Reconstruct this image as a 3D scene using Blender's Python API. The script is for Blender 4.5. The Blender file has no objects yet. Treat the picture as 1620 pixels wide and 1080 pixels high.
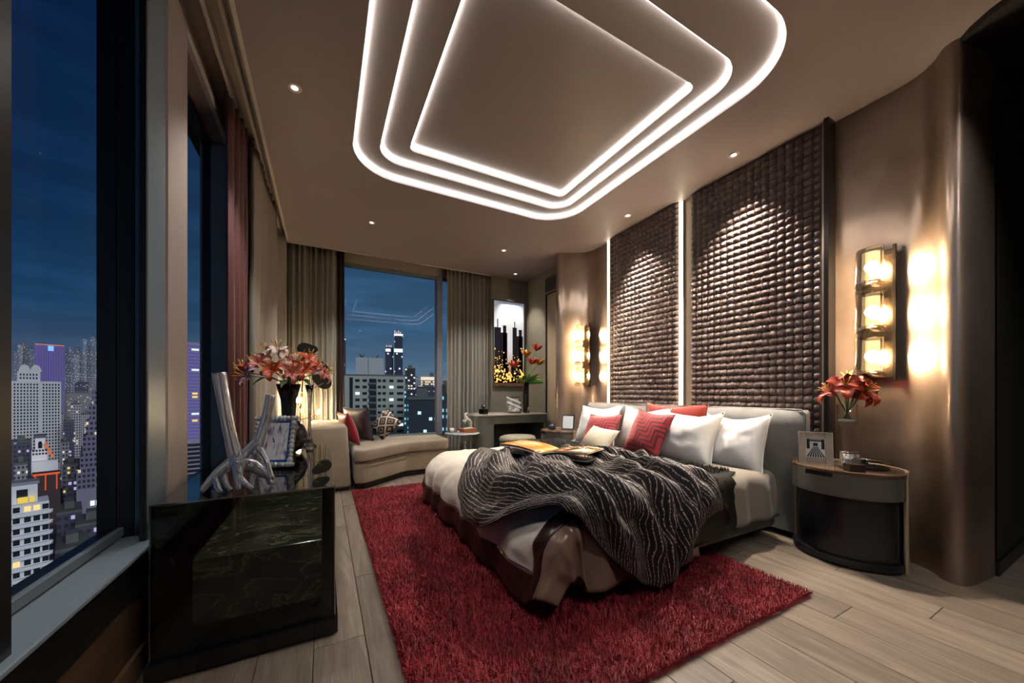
import bpy, bmesh, math, random
from mathutils import Vector, Matrix, noise

random.seed(11)
PI = math.pi
SC = bpy.context.scene
COL = SC.collection

# ------------------------------------------------------------------ camera
F_PX, CAM_H, YAW = 566.0, 1.05, math.radians(27.767)
cam_d = bpy.data.cameras.new('camera')
cam_d.sensor_fit = 'HORIZONTAL'
cam_d.sensor_width = 36.0
cam_d.lens = 36.0 * F_PX / 1620.0
cam_d.shift_y = 82.0 / 1620.0
cam_d.clip_start = 0.02
cam_d.clip_end = 6000
cam = bpy.data.objects.new('camera', cam_d)
cam.location = (0, 0, CAM_H)
cam.rotation_euler = (PI / 2, 0, -YAW)
COL.objects.link(cam)
SC.camera = cam

# ------------------------------------------------------------------ colour management / cycles
SC.view_settings.view_transform = 'Standard'
SC.view_settings.look = 'None'
SC.view_settings.gamma = 1.0
SC.view_settings.use_curve_mapping = False
SC.view_settings.exposure = 0.0
SC.cycles.use_denoising = True
SC.cycles.max_bounces = 10
SC.cycles.transparent_max_bounces = 16
SC.cycles.transmission_bounces = 8
SC.cycles.sample_clamp_indirect = 3.0
SC.cycles.caustics_reflective = False
SC.cycles.caustics_refractive = False

# ------------------------------------------------------------------ world: dusk sky
world = bpy.data.worlds.new('dusk_sky')
SC.world = world
world.use_nodes = True
wn, wl = world.node_tree.nodes, world.node_tree.links
wn.clear()
w_out = wn.new('ShaderNodeOutputWorld')
w_bg = wn.new('ShaderNodeBackground')
w_tc = wn.new('ShaderNodeTexCoord')
w_sep = wn.new('ShaderNodeSeparateXYZ')
w_rampA = wn.new('ShaderNodeValToRGB')
w_rampB = wn.new('ShaderNodeValToRGB')
w_mix = wn.new('ShaderNodeMix'); w_mix.data_type = 'RGBA'
w_az = wn.new('ShaderNodeMapRange')
wl.new(w_tc.outputs['Generated'], w_sep.inputs[0])
wl.new(w_sep.outputs['Z'], w_rampA.inputs[0])
wl.new(w_sep.outputs['Z'], w_rampB.inputs[0])
def set_ramp(node, stops):
    cr = node.color_ramp
    while len(cr.elements) > 1:
        cr.elements.remove(cr.elements[-1])
    cr.elements[0].position = stops[0][0]; cr.elements[0].color = (*stops[0][1], 1)
    for p, c in stops[1:]:
        e = cr.elements.new(p); e.color = (*c, 1)
# western, darker part of the sky and the northern, lighter part
set_ramp(w_rampA, [(0.0, (.10, .13, .19)), (.07, (.045, .085, .16)), (.16, (.010, .048, .12)), (.32, (.0025, .022, .075)), (.6, (.0012, .010, .042)), (1.0, (.0010, .008, .034))])
set_ramp(w_rampB, [(0.0, (.16, .19, .25)), (.07, (.085, .155, .24)), (.16, (.042, .105, .195)), (.32, (.026, .075, .155)), (.6, (.006, .022, .075)), (1.0, (.0010, .008, .034))])
wl.new(w_sep.outputs['X'], w_az.inputs['Value'])
w_az.inputs['From Min'].default_value = -.45
w_az.inputs['From Max'].default_value = .1
wl.new(w_az.outputs[0], w_mix.inputs['Factor'])
wl.new(w_rampA.outputs[0], w_mix.inputs[6])
wl.new(w_rampB.outputs[0], w_mix.inputs[7])
# thin streaks of cloud
w_map = wn.new('ShaderNodeMapping'); w_map.inputs['Scale'].default_value = (2.2, 2.2, 16)
w_noi = wn.new('ShaderNodeTexNoise'); w_noi.inputs['Scale'].default_value = 1.6; w_noi.inputs['Detail'].default_value = 5
w_cr = wn.new('ShaderNodeMapRange'); w_cr.inputs['From Min'].default_value = .45; w_cr.inputs['From Max'].default_value = .8
w_cr.inputs['To Min'].default_value = .92; w_cr.inputs['To Max'].default_value = 1.5
wl.new(w_tc.outputs['Generated'], w_map.inputs[0]); wl.new(w_map.outputs[0], w_noi.inputs['Vector'])
wl.new(w_noi.outputs[0], w_cr.inputs['Value'])
w_mul = wn.new('ShaderNodeMix'); w_mul.data_type = 'RGBA'; w_mul.blend_type = 'MULTIPLY'; w_mul.inputs['Factor'].default_value = 1
wl.new(w_mix.outputs[2], w_mul.inputs[6]); wl.new(w_cr.outputs[0], w_mul.inputs[7])
wl.new(w_mul.outputs[2], w_bg.inputs['Color'])
w_bg.inputs['Strength'].default_value = 1.0
wl.new(w_bg.outputs[0], w_out.inputs[0])

# sun lamp added to brighten the city facades: low, soft, from behind the building (the room is closed to it)
sun_d = bpy.data.lights.new('facade_fill', 'SUN')
sun_d.energy = 2.2
sun_d.color = (.86, .90, 1.0)
sun_d.angle = math.radians(25)
sun = bpy.data.objects.new('facade_fill', sun_d)
sun.rotation_euler = Vector((-.42, .80, -.42)).to_track_quat('-Z', 'Y').to_euler()
sun.location = (0, -20, 40)
COL.objects.link(sun)

# ------------------------------------------------------------------ material helpers
MATS = {}
def new_mat(name):
    m = bpy.data.materials.new(name)
    m.use_nodes = True
    nt = m.node_tree
    return m, nt.nodes, nt.links, nt.nodes['Principled BSDF']

def mat(name, col, rough=.5, metal=0.0, spec=.5, sheen=0, var=0, vscale=6.0, vstretch=(1, 1, 1), bump=0, bscale=60.0,
        bstretch=(1, 1, 1), coat=0, emit=0, trans=0, ior=1.45, world=False, aniso=0, rvar=0):
    if name in MATS: return MATS[name]
    m, N, L, b = new_mat(name)
    b.inputs['Base Color'].default_value = (*col, 1)
    b.inputs['Roughness'].default_value = rough
    b.inputs['Metallic'].default_value = metal
    b.inputs['Specular IOR Level'].default_value = spec
    b.inputs['IOR'].default_value = ior
    if sheen: b.inputs['Sheen Weight'].default_value = sheen; b.inputs['Sheen Roughness'].default_value = .4
    if coat: b.inputs['Coat Weight'].default_value = coat; b.inputs['Coat Roughness'].default_value = .06
    if emit:
        b.inputs['Emission Color'].default_value = (*col, 1); b.inputs['Emission Strength'].default_value = emit
    if trans: b.inputs['Transmission Weight'].default_value = trans
    if aniso: b.inputs['Anisotropic'].default_value = aniso
    if var or bump or rvar:
        if world:
            src = N.new('ShaderNodeNewGeometry').outputs['Position']
        else:
            src = N.new('ShaderNodeTexCoord').outputs['Object']
    if var or rvar:
        mp = N.new('ShaderNodeMapping'); mp.inputs['Scale'].default_value = vstretch
        L.new(src, mp.inputs[0])
        t = N.new('ShaderNodeTexNoise'); t.inputs['Scale'].default_value = vscale; t.inputs['Detail'].default_value = 5
        L.new(mp.outputs[0], t.inputs['Vector'])
    if var:
        r = N.new('ShaderNodeMapRange'); r.inputs['From Min'].default_value = .3; r.inputs['From Max'].default_value = .7
        r.inputs['To Min'].default_value = 1 - var; r.inputs['To Max'].default_value = 1 + var
        L.new(t.outputs[0], r.inputs['Value'])
        x = N.new('ShaderNodeMix'); x.data_type = 'RGBA'; x.blend_type = 'MULTIPLY'; x.inputs['Factor'].default_value = 1
        x.inputs[6].default_value = (*col, 1); L.new(r.outputs[0], x.inputs[7]); L.new(x.outputs[2], b.inputs['Base Color'])
    if rvar:
        r = N.new('ShaderNodeMapRange'); r.inputs['From Min'].default_value = .3; r.inputs['From Max'].default_value = .7
        r.inputs['To Min'].default_value = max(.02, rough - rvar); r.inputs['To Max'].default_value = rough + rvar
        L.new(t.outputs[0], r.inputs['Value']); L.new(r.outputs[0], b.inputs['Roughness'])
    if bump:
        mp2 = N.new('ShaderNodeMapping'); mp2.inputs['Scale'].default_value = bstretch
        L.new(src, mp2.inputs[0])
        t2 = N.new('ShaderNodeTexNoise'); t2.inputs['Scale'].default_value = bscale; t2.inputs['Detail'].default_value = 3
        L.new(mp2.outputs[0], t2.inputs['Vector'])
        bp = N.new('ShaderNodeBump'); bp.inputs['Strength'].default_value = bump; bp.inputs['Distance'].default_value = .01
        L.new(t2.outputs[0], bp.inputs['Height']); L.new(bp.outputs[0], b.inputs['Normal'])
    MATS[name] = m
    return m

def emission(name, col, strength):
    if name in MATS: return MATS[name]
    m = bpy.data.materials.new(name); m.use_nodes = True
    N, L = m.node_tree.nodes, m.node_tree.links
    N.clear()
    e = N.new('ShaderNodeEmission'); e.inputs[0].default_value = (*col, 1); e.inputs[1].default_value = strength
    o = N.new('ShaderNodeOutputMaterial'); L.new(e.outputs[0], o.inputs[0])
    MATS[name] = m
    return m

def pane_mat(name, tint, refl=1.0, rough=.0, ior=1.45):
    """thin sheet of (tinted) glass: straight-through transmission plus mirror reflection"""
    if name in MATS: return MATS[name]
    m = bpy.data.materials.new(name); m.use_nodes = True
    N, L = m.node_tree.nodes, m.node_tree.links
    N.clear()
    t = N.new('ShaderNodeBsdfTransparent'); t.inputs[0].default_value = (*tint, 1)
    g = N.new('ShaderNodeBsdfGlossy'); g.inputs['Roughness'].default_value = rough
    lw = N.new('ShaderNodeLayerWeight'); lw.inputs['Blend'].default_value = .5
    f0 = ((ior - 1) / (ior + 1)) ** 2
    p5 = N.new('ShaderNodeMath'); p5.operation = 'POWER'; p5.inputs[1].default_value = 4.0
    L.new(lw.outputs['Facing'], p5.inputs[0])
    k = N.new('ShaderNodeMath'); k.operation = 'MULTIPLY_ADD'; k.use_clamp = True
    k.inputs[1].default_value = min(1.0, (1 - f0) * refl); k.inputs[2].default_value = f0 * refl
    L.new(p5.outputs[0], k.inputs[0])
    x = N.new('ShaderNodeMixShader'); L.new(k.outputs[0], x.inputs[0]); L.new(t.outputs[0], x.inputs[1]); L.new(g.outputs[0], x.inputs[2])
    o = N.new('ShaderNodeOutputMaterial'); L.new(x.outputs[0], o.inputs[0])
    MATS[name] = m
    return m

# ------------------------------------------------------------------ mesh helpers
class MB:
    def __init__(s):
        s.v, s.f, s.sm, s.uv = [], [], [], None
    def add(s, vs, fs, smooth=False):
        o = len(s.v)
        s.v.extend([tuple(p) for p in vs])
        s.f.extend([tuple(i + o for i in f) for f in fs])
        s.sm.extend([smooth] * len(fs))
        return s
    def box(s, x0, x1, y0, y1, z0, z1, bev=0.0, seg=2):
        if bev <= 0:
            vs = [(x0, y0, z0), (x1, y0, z0), (x1, y1, z0), (x0, y1, z0), (x0, y0, z1), (x1, y0, z1), (x1, y1, z1), (x0, y1, z1)]
            fs = [(0, 3, 2, 1), (4, 5, 6, 7), (0, 1, 5, 4), (1, 2, 6, 5), (2, 3, 7, 6), (3, 0, 4, 7)]
            return s.add(vs, fs)
        bm = bmesh.new()
        bmesh.ops.create_cube(bm, size=1)
        for v in bm.verts:
            v.co = Vector(((x0 + x1) / 2 + v.co.x * (x1 - x0), (y0 + y1) / 2 + v.co.y * (y1 - y0), (z0 + z1) / 2 + v.co.z * (z1 - z0)))
        bmesh.ops.bevel(bm, geom=bm.edges[:], offset=bev, segments=seg, profile=.5, affect='EDGES')
        s.bm(bm, seg > 1)
        return s
    def bm(s, bm, smooth=False):
        bm.verts.index_update()
        s.add([v.co[:] for v in bm.verts], [[v.index for v in f.verts] for f in bm.faces], smooth)
        bm.free()
        return s
    def prism(s, poly, z0, z1, smooth=False):
        n = len(poly)
        vs = [(x, y, z0) for x, y in poly] + [(x, y, z1) for x, y in poly]
        s.add(vs, [tuple(range(n - 1, -1, -1)), tuple(range(n, 2 * n))])
        s.add(vs, [(i, (i + 1) % n, n + (i + 1) % n, n + i) for i in range(n)], smooth)
        return s
    def lathe(s, prof, n=24, c=(0, 0, 0), sx=1, sy=1, smooth=True):
        vs, fs = [], []
        m = len(prof)
        for r, z in prof:
            for k in range(n):
                a = 2 * PI * k / n
                vs.append((c[0] + r * sx * math.cos(a), c[1] + r * sy * math.sin(a), c[2] + z))
        for j in range(m - 1):
            for k in range(n):
                fs.append((j * n + k, j * n + (k + 1) % n, (j + 1) * n + (k + 1) % n, (j + 1) * n + k))
        if prof[0][0] > 1e-5: fs.append(tuple(range(n - 1, -1, -1)))
        if prof[-1][0] > 1e-5: fs.append(tuple(range((m - 1) * n, m * n)))
        return s.add(vs, fs, smooth)
    def tube(s, pts, r, n=8, smooth=True, closed=False):
        P = [Vector(p) for p in pts]
        m = len(P)
        R = r if isinstance(r, (list, tuple)) else [r] * m
        vs, fs = [], []
        up = None
        for i in range(m):
            if closed: d = P[(i + 1) % m] - P[i - 1]
            else: d = P[min(i + 1, m - 1)] - P[max(i - 1, 0)]
            if d.length < 1e-9: d = Vector((0, 0, 1))
            d.normalize()
            if up is None: up = Vector((0, 0, 1)) if abs(d.z) < .9 else Vector((1, 0, 0))
            a = d.cross(up)
            if a.length < 1e-6: a = d.orthogonal()
            a.normalize(); b = a.cross(d); up = b
            for k in range(n):
                t = 2 * PI * k / n
                vs.append(P[i] + (a * math.cos(t) + b * math.sin(t)) * R[i])
        for i in range(m if closed else m - 1):
            j = (i + 1) % m
            for k in range(n):
                fs.append((i * n + k, i * n + (k + 1) % n, j * n + (k + 1) % n, j * n + k))
        if not closed:
            fs.append(tuple(range(n - 1, -1, -1))); fs.append(tuple(range((m - 1) * n, m * n)))
        return s.add(vs, fs, smooth)
    def sphere(s, c, r, n=12, m=8, sx=1, sy=1, sz=1):
        prof = [(r * math.sin(PI * j / m), -r * math.cos(PI * j / m) * sz) for j in range(m + 1)]
        prof[0] = (1e-6, prof[0][1]); prof[-1] = (1e-6, prof[-1][1])
        return s.lathe(prof, n, c, sx, sy)
    def quad(s, a, b, c, d):
        return s.add([a, b, c, d], [(0, 1, 2, 3)])
    def grid(s, fn, nu, nv, smooth=True, uv=False, keep=None):
        vs = [fn(i / nu, j / nv) for j in range(nv + 1) for i in range(nu + 1)]
        fs = []
        uvs = []
        for j in range(nv):
            for i in range(nu):
                if keep and not keep((i + .5) / nu, (j + .5) / nv): continue
                a = j * (nu + 1) + i
                fs.append((a, a + 1, a + nu + 2, a + nu + 1))
                if uv: uvs.append([(i / nu, j / nv), ((i + 1) / nu, j / nv), ((i + 1) / nu, (j + 1) / nv), (i / nu, (j + 1) / nv)])
        if uv:
            if s.uv is None: s.uv = []
            s.uv.extend(uvs)
        return s.add(vs, fs, smooth)
    def xf(s, M):
        s.v = [tuple(M @ Vector(p)) for p in s.v]
        return s
    def mesh(s, name):
        me = bpy.data.meshes.new(name)
        me.from_pydata(s.v, [], s.f)
        me.polygons.foreach_set('use_smooth', s.sm)
        if s.uv:
            lay = me.uv_layers.new(name='UVMap')
            flat = [c for f in s.uv for p in f for c in p]
            if len(flat) == len(lay.data) * 2:
                lay.data.foreach_set('uv', flat)
        me.update()
        return me
    def build(s, name, m=None, parent=None, loc=None, rot=None):
        me = s.mesh(name)
        o = bpy.data.objects.new(name, me)
        if m: me.materials.append(m)
        COL.objects.link(o)
        if parent: o.parent = parent
        if loc: o.location = loc
        if rot: o.rotation_euler = rot
        return o

def mesh_obj(name, me, parent=None, loc=None, rot=None):
    o = bpy.data.objects.new(name, me); COL.objects.link(o)
    if parent: o.parent = parent
    if loc: o.location = loc
    if rot: o.rotation_euler = rot
    return o
def tag(o, label=None, cat=None, group=None, kind=None):
    if label: o['label'] = label
    if cat: o['category'] = cat
    if group: o['group'] = group
    if kind: o['kind'] = kind
    return o
def thing(name, label, cat, loc=(0, 0, 0), rz=0, group=None):
    o = bpy.data.objects.new(name, None)
    o.empty_display_size = .1
    COL.objects.link(o)
    o.location = loc; o.rotation_euler = (0, 0, rz)
    return tag(o, label, cat, group)
def copy_tree(o, parent=None):
    c = o.copy(); COL.objects.link(c); c.parent = parent
    for ch in list(o.children): copy_tree(ch, c)
    return c
def struct(name, mb, m, parent=None):
    o = mb.build(name, m, parent)
    if not parent: o['kind'] = 'structure'
    return o
def solid(o, t, offset=-1):
    md = o.modifiers.new('thickness', 'SOLIDIFY'); md.thickness = t; md.offset = offset
    return o
def skin_mesh(name, verts, edges, radii, sub=1, root=0):
    me = bpy.data.meshes.new(name + '_cage'); me.from_pydata(verts, edges, []); me.update()
    o = bpy.data.objects.new(name + '_cage', me); COL.objects.link(o)
    md = o.modifiers.new('s', 'SKIN'); md.use_smooth_shade = True
    lay = me.skin_vertices[0].data if me.skin_vertices else None
    if lay is None:
        bm = bmesh.new(); bm.from_mesh(me); bm.verts.layers.skin.verify(); bm.to_mesh(me); bm.free(); lay = me.skin_vertices[0].data
    for i, r in enumerate(radii):
        lay[i].radius = (r, r) if not isinstance(r, (tuple, list)) else r
        lay[i].use_root = (i == root)
    sb = o.modifiers.new('d', 'SUBSURF'); sb.levels = sub; sb.render_levels = sub
    dg = bpy.context.evaluated_depsgraph_get(); dg.update()
    out = bpy.data.meshes.new_from_object(o.evaluated_get(dg)); out.name = name
    bpy.data.objects.remove(o); bpy.data.meshes.remove(me)
    for p in out.polygons: p.use_smooth = True
    return out
def rrect(x0, x1, y0, y1, r, n=10):
    pts = []
    for cx, cy, a0 in ((x1 - r, y1 - r, 0), (x0 + r, y1 - r, PI / 2), (x0 + r, y0 + r, PI), (x1 - r, y0 + r, 1.5 * PI)):
        for k in range(n + 1):
            a = a0 + PI / 2 * k / n
            pts.append((cx + r * math.cos(a), cy + r * math.sin(a)))
    return pts
def spot(name, loc, target, power, size, blend, col, parent=None, radius=.03):
    d = bpy.data.lights.new(name, 'SPOT'); d.energy = power; d.spot_size = math.radians(size); d.spot_blend = blend
    d.color = col; d.shadow_soft_size = radius
    o = bpy.data.objects.new(name, d); COL.objects.link(o)
    if parent: o.parent = parent
    o.location = loc
    o.rotation_euler = (Vector(target) - Vector(loc)).to_track_quat('-Z', 'Y').to_euler()
    return o
def point(name, loc, power, col, radius=.03, parent=None):
    d = bpy.data.lights.new(name, 'POINT'); d.energy = power; d.color = col; d.shadow_soft_size = radius
    o = bpy.data.objects.new(name, d); COL.objects.link(o)
    if parent: o.parent = parent
    o.location = loc
    return o

WARM = (1.0, .88, .75)
NEUT = (1.0, .96, .92)
# ================================================================== ROOM SHELL
CEIL = 2.99
def smooth_poly(pts, k=5):
    out = []
    n = len(pts)
    for i in range(n - 1):
        p0, p1, p2, p3 = (Vector((*pts[max(0, min(n - 1, j))], 0)) for j in (i - 1, i, i + 1, i + 2))
        for s in range(k):
            t = s / k
            q = .5 * ((2 * p1) + (p2 - p0) * t + (2 * p0 - 5 * p1 + 4 * p2 - p3) * t * t + (3 * p1 - p0 - 3 * p2 + p3) * t ** 3)
            out.append((q.x, q.y))
    out.append(pts[-1])
    return out

# --- materials of the shell
def plank_material():
    m, N, L, b = new_mat('oak_plank')
    g = N.new('ShaderNodeNewGeometry'); oi = N.new('ShaderNodeObjectInfo')
    cmb = N.new('ShaderNodeCombineXYZ')
    k = N.new('ShaderNodeMath'); k.operation = 'MULTIPLY'; k.inputs[1].default_value = 37.0
    L.new(oi.outputs['Random'], k.inputs[0]); L.new(k.outputs[0], cmb.inputs[2])
    add = N.new('ShaderNodeVectorMath'); add.operation = 'ADD'
    L.new(g.outputs['Position'], add.inputs[0]); L.new(cmb.outputs[0], add.inputs[1])
    mp = N.new('ShaderNodeMapping'); mp.inputs['Scale'].default_value = (9, 1.1, 1)
    L.new(add.outputs[0], mp.inputs[0])
    n1 = N.new('ShaderNodeTexNoise'); n1.inputs['Scale'].default_value = 1.3; n1.inputs['Detail'].default_value = 7; n1.inputs['Distortion'].default_value = 1.6
    L.new(mp.outputs[0], n1.inputs['Vector'])
    mp2 = N.new('ShaderNodeMapping'); mp2.inputs['Scale'].default_value = (90, 5, 1)
    L.new(add.outputs[0], mp2.inputs[0])
    n2 = N.new('ShaderNodeTexNoise'); n2.inputs['Scale'].default_value = 1.5; n2.inputs['Detail'].default_value = 3
    L.new(mp2.outputs[0], n2.inputs['Vector'])
    mx = N.new('ShaderNodeMix'); mx.data_type = 'FLOAT'; mx.inputs[0].default_value = .35
    L.new(n1.outputs[0], mx.inputs[2]); L.new(n2.outputs[0], mx.inputs[3])
    cr = N.new('ShaderNodeValToRGB')
    set_ramp(cr, [(.28, (.108, .082, .062)), (.5, (.200, .158, .122)), (.72, (.31, .255, .203))])
    L.new(mx.outputs[0], cr.inputs[0])
    rr = N.new('ShaderNodeMapRange'); rr.inputs['To Min'].default_value = .85; rr.inputs['To Max'].default_value = 1.15
    L.new(oi.outputs['Random'], rr.inputs['Value'])
    mm = N.new('ShaderNodeMix'); mm.data_type = 'RGBA'; mm.blend_type = 'MULTIPLY'; mm.inputs[0].default_value = 1
    L.new(cr.outputs[0], mm.inputs[6]); L.new(rr.outputs[0], mm.inputs[7]); L.new(mm.outputs[2], b.inputs['Base Color'])
    b.inputs['Roughness'].default_value = .38
    bp = N.new('ShaderNodeBump'); bp.inputs['Strength'].default_value = .12; bp.inputs['Distance'].default_value = .004
    L.new(n2.outputs[0], bp.inputs['Height']); L.new(bp.outputs[0], b.inputs['Normal'])
    return m
M_PLANK = plank_material()
M_JOINT = mat('floor_joint', (.03, .024, .018), .8)
M_CEIL = mat('ceiling_taupe_lacquer', (.34, .295, .30), .48, spec=.5, var=.04, vscale=1.5)
M_COVE = mat('cove_panel_taupe', (.35, .305, .285), .45)
M_DARKGREEN = mat('dark_olive_wall', (.030, .032, .022), .55, var=.15, vscale=2)
M_BLACKCEIL = mat('unlit_ceiling_black', (.010, .009, .008), .7)
M_GREIGE = mat('greige_wall', (.23, .215, .17), .6, var=.08, vscale=2)
M_WARMWALL = mat('warm_beige_plaster', (.40, .35, .29), .6)
M_PILLAR = mat('pillar_rose_beige', (.36, .29, .25), .55, var=.06, vscale=3, bump=.1, bscale=150)
M_BROWNWOOD = mat('brown_wood_dado', (.085, .046, .026), .42, var=.35, vscale=4, vstretch=(1, .4, 6))
M_BLACK = mat('black_frame', (.010, .010, .010), .35)
M_STEEL = mat('blue_grey_aluminium', (.19, .235, .265), .42, metal=.25)
M_SILL = mat('window_sill_grey', (.23, .285, .325), .40, metal=.15)
M_GLASS = pane_mat('window_glass', (.965, .975, .98), .22)

def bronze_material():
    m, N, L, b = new_mat('brushed_bronze')
    g = N.new('ShaderNodeNewGeometry')
    mp = N.new('ShaderNodeMapping'); mp.inputs['Scale'].default_value = (1, 1, .7)
    L.new(g.outputs['Position'], mp.inputs[0])
    n = N.new('ShaderNodeTexNoise'); n.inputs['Scale'].default_value = 1.5; n.inputs['Detail'].default_value = 4
    L.new(mp.outputs[0], n.inputs['Vector'])
    cr = N.new('ShaderNodeValToRGB')
    set_ramp(cr, [(.32, (.33, .245, .19)), (.68, (.76, .60, .48))])  # cloudy tone noise puts reflections, along with wear, into the colour
    L.new(n.outputs[0], cr.inputs[0]); L.new(cr.outputs[0], b.inputs['Base Color'])
    b.inputs['Metallic'].default_value = .66
    b.inputs['Roughness'].default_value = .40
    b2 = N.new('ShaderNodeBsdfAnisotropic')
    b2.inputs['Roughness'].default_value = .14
    L.new(cr.outputs[0], b2.inputs['Color'])
    ms = N.new('ShaderNodeMixShader'); ms.inputs[0].default_value = .45
    out = N['Material Output']
    L.new(b.outputs[0], ms.inputs[1]); L.new(b2.outputs[0], ms.inputs[2]); L.new(ms.outputs[0], out.inputs[0])
    return m
M_BRONZE = bronze_material()

# --- floor with planks
floor = struct('floor', MB().box(-.80, 5.2, -1.6, 5.80, -.20, -.013), M_JOINT)
FX0, FX1, FY0, FY1, PW, PL = -.62, 5.0, -1.5, 5.62, .195, 1.45
col_i, x = 0, FX0
meshes = {}
while x < FX1 - .02:
    w = min(PW, FX1 - x) - .003
    y = FY0 - (0, .83, .41, 1.17, .62)[col_i % 5]
    while y < FY1:
        a, b = max(y, FY0), min(y + PL, FY1)
        if b - a > .05:
            key = (round(w, 3), round(b - a, 3))
            if key not in meshes:
                me = MB().box(0, w, 0, b - a - .003, -.013, 0, .0015, 1).mesh('plank')
                me.materials.append(M_PLANK); meshes[key] = me
            mesh_obj('plank', meshes[key], floor, (x, a, 0))
        y += PL
    x += PW; col_i += 1

# --- ceiling with three recessed tiers
def ring_mesh(loop_out, loop_in, z):
    bm = bmesh.new()
    es = []
    for loop in (loop_out, loop_in):
        if not loop: continue
        vs = [bm.verts.new((px, py, z)) for px, py in loop]
        es += [bm.edges.new((vs[i], vs[(i + 1) % len(vs)])) for i in range(len(vs))]
    bmesh.ops.triangle_fill(bm, use_beauty=True, edges=es)
    bmesh.ops.recalc_face_normals(bm, faces=bm.faces[:])
    for f in bm.faces:
        if f.normal.z > 0: f.normal_flip()
    return bm
def riser(mb, loop, z0, z1):
    n = len(loop)
    vs = [(px, py, z0) for px, py in loop] + [(px, py, z1) for px, py in loop]
    mb.add(vs, [(i, (i + 1) % n, n + (i + 1) % n, n + i) for i in range(n)], True)
C1 = rrect(.20, 2.44, .98, 3.41, .40, 14)
C2 = rrect(.40, 2.31, 1.28, 3.22, .20, 10)
C3 = rrect(.63, 2.19, 1.53, 3.05, .055, 6)
Z1, Z2, Z3 = CEIL + .045, CEIL + .09, CEIL + .135
mb = MB()
mb.bm(ring_mesh([(-.40, -1.5), (5.0, -1.5), (5.0, 5.38), (-.40, 5.38)], C1, CEIL))
riser(mb, C1, CEIL, Z1)
mb.quad((-.40, -1.5, CEIL), (-.40, 5.38, CEIL), (-.40, 5.38, 3.12), (-.40, -1.5, 3.12))
mb.quad((-.40, 5.38, CEIL), (5, 5.38, CEIL), (5, 5.38, 3.12), (-.40, 5.38, 3.12))
ceiling = struct('ceiling', mb, M_CEIL)
m2 = MB(); m2.bm(ring_mesh(C1, C2, Z1)); riser(m2, C2, Z1, Z2); m2.build('cove_tier', M_COVE, ceiling)
m2 = MB(); m2.bm(ring_mesh(C2, C3, Z2)); riser(m2, C3, Z2, Z3); m2.build('cove_tier', M_COVE, ceiling)
m2 = MB(); m2.bm(ring_mesh(C3, None, Z3)); m2.build('cove_panel', M_COVE, ceiling)
struct('trim_1', MB().box(-1.0, 5.3, -1.8, 6.0, 3.20, 3.32), M_BLACKCEIL)                      # slab above
struct('trim_2', MB().box(-.80, -.40, -1.5, 5.78, 3.12, 3.16).box(-.80, 5.0, 5.38, 5.80, 3.12, 3.16), M_WARMWALL)   # curtain pocket
struct('trim_3', MB().box(-.412, -.392, -1.5, 5.38, CEIL - .012, CEIL + .02), mat('white_trim', (.72, .69, .64), .5))
struct('trim_4', MB().box(-.412, 2.45, 5.372, 5.392, CEIL - .010, CEIL + .02), MATS['white_trim'])
hall = [(3.09, .60), (3.03, .55), (2.978, .476), (2.88, .25), (2.76, -.1), (2.62, -.7), (2.5, -1.5), (5.0, -1.5), (5.0, .535), (3.42, .535)]
struct('trim_5', MB().prism(hall, 2.955, CEIL + .004), M_BLACKCEIL)                           # unlit hall ceiling, its darkness put in as a near-black dropped slab

# --- feature wall with curved bronze wings
WX = 3.24
near_prof = smooth_poly([(WX, 1.21), (WX, 1.02), (WX - .004, .87), (WX - .03, .77), (3.155, .70), (3.09, .655), (3.068, .612), (3.085, .575), (3.15, .553), (3.28, .537), (3.42, .527)])
far_prof = smooth_poly([(WX, 3.47), (WX, 3.66), (WX - .01, 3.79), (3.17, 3.90), (3.03, 3.99), (2.91, 4.05), (2.868, 4.10), (2.88, 4.15), (2.96, 4.19), (3.14, 4.21)])
def wing(prof, back):
    mb = MB()
    n = len(prof)
    vs = [(px, py, 0) for px, py in prof] + [(px, py, 3.05) for px, py in prof]
    mb.add(vs, [(i, i + 1, n + i + 1, n + i) for i in range(n - 1)], True)
    x0, y0 = prof[0]; x1, y1 = prof[-1]
    mb.quad((x1, y1, 0), (back, y1, 0), (back, y1, 3.05), (x1, y1, 3.05))
    mb.quad((back, y1, 0), (back, y0, 0), (back, y0, 3.05), (back, y1, 3.05))
    mb.quad((back, y0, 0), (x0, y0, 0), (x0, y0, 3.05), (back, y0, 3.05))
    return mb
struct('wall_bronze_near', wing(near_prof, 3.46), M_BRONZE)
struct('wall_bronze_far', wing(far_prof, 3.46), M_BRONZE)
struct('wall_headboard', MB().box(3.225, 3.44, 1.21, 3.47, 0, 3.05), mat('slot_tan', (.42, .34, .26), .5))
struct('wall_right', MB().box(3.42, 5.15, .527, .70, 0, 3.05), M_DARKGREEN)
struct('baseboard_right', MB().box(3.42, 5.0, .512, .5265, 0, .085), M_BLACK)
struct('wall_hall', MB().box(5.0, 5.15, -1.6, .60, 0, 3.15), M_DARKGREEN)
struct('wall_behind', MB().box(-.80, 5.15, -1.65, -1.5, 0, 3.20), M_GREIGE)
struct('wall_far_right', MB().box(3.14, 3.30, 4.21, 4.50, 0, 3.05).box(3.14, 3.30, 4.82, 5.40, 0, 3.05).box(3.14, 3.30, 4.50, 4.82, 2.63, 3.05), M_GREIGE)
struct('wall_back', MB().box(2.45, 3.30, 5.38, 5.80, 0, 3.12), M_GREIGE)
struct('wall_outer_right', MB().box(5.0, 5.15, .70, 5.8, 0, 3.2).box(3.3, 5.15, 5.4, 5.8, 0, 3.2).box(3.3, 5.0, 4.3, 5.4, 3.05, 3.2), M_BLACK)
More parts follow.
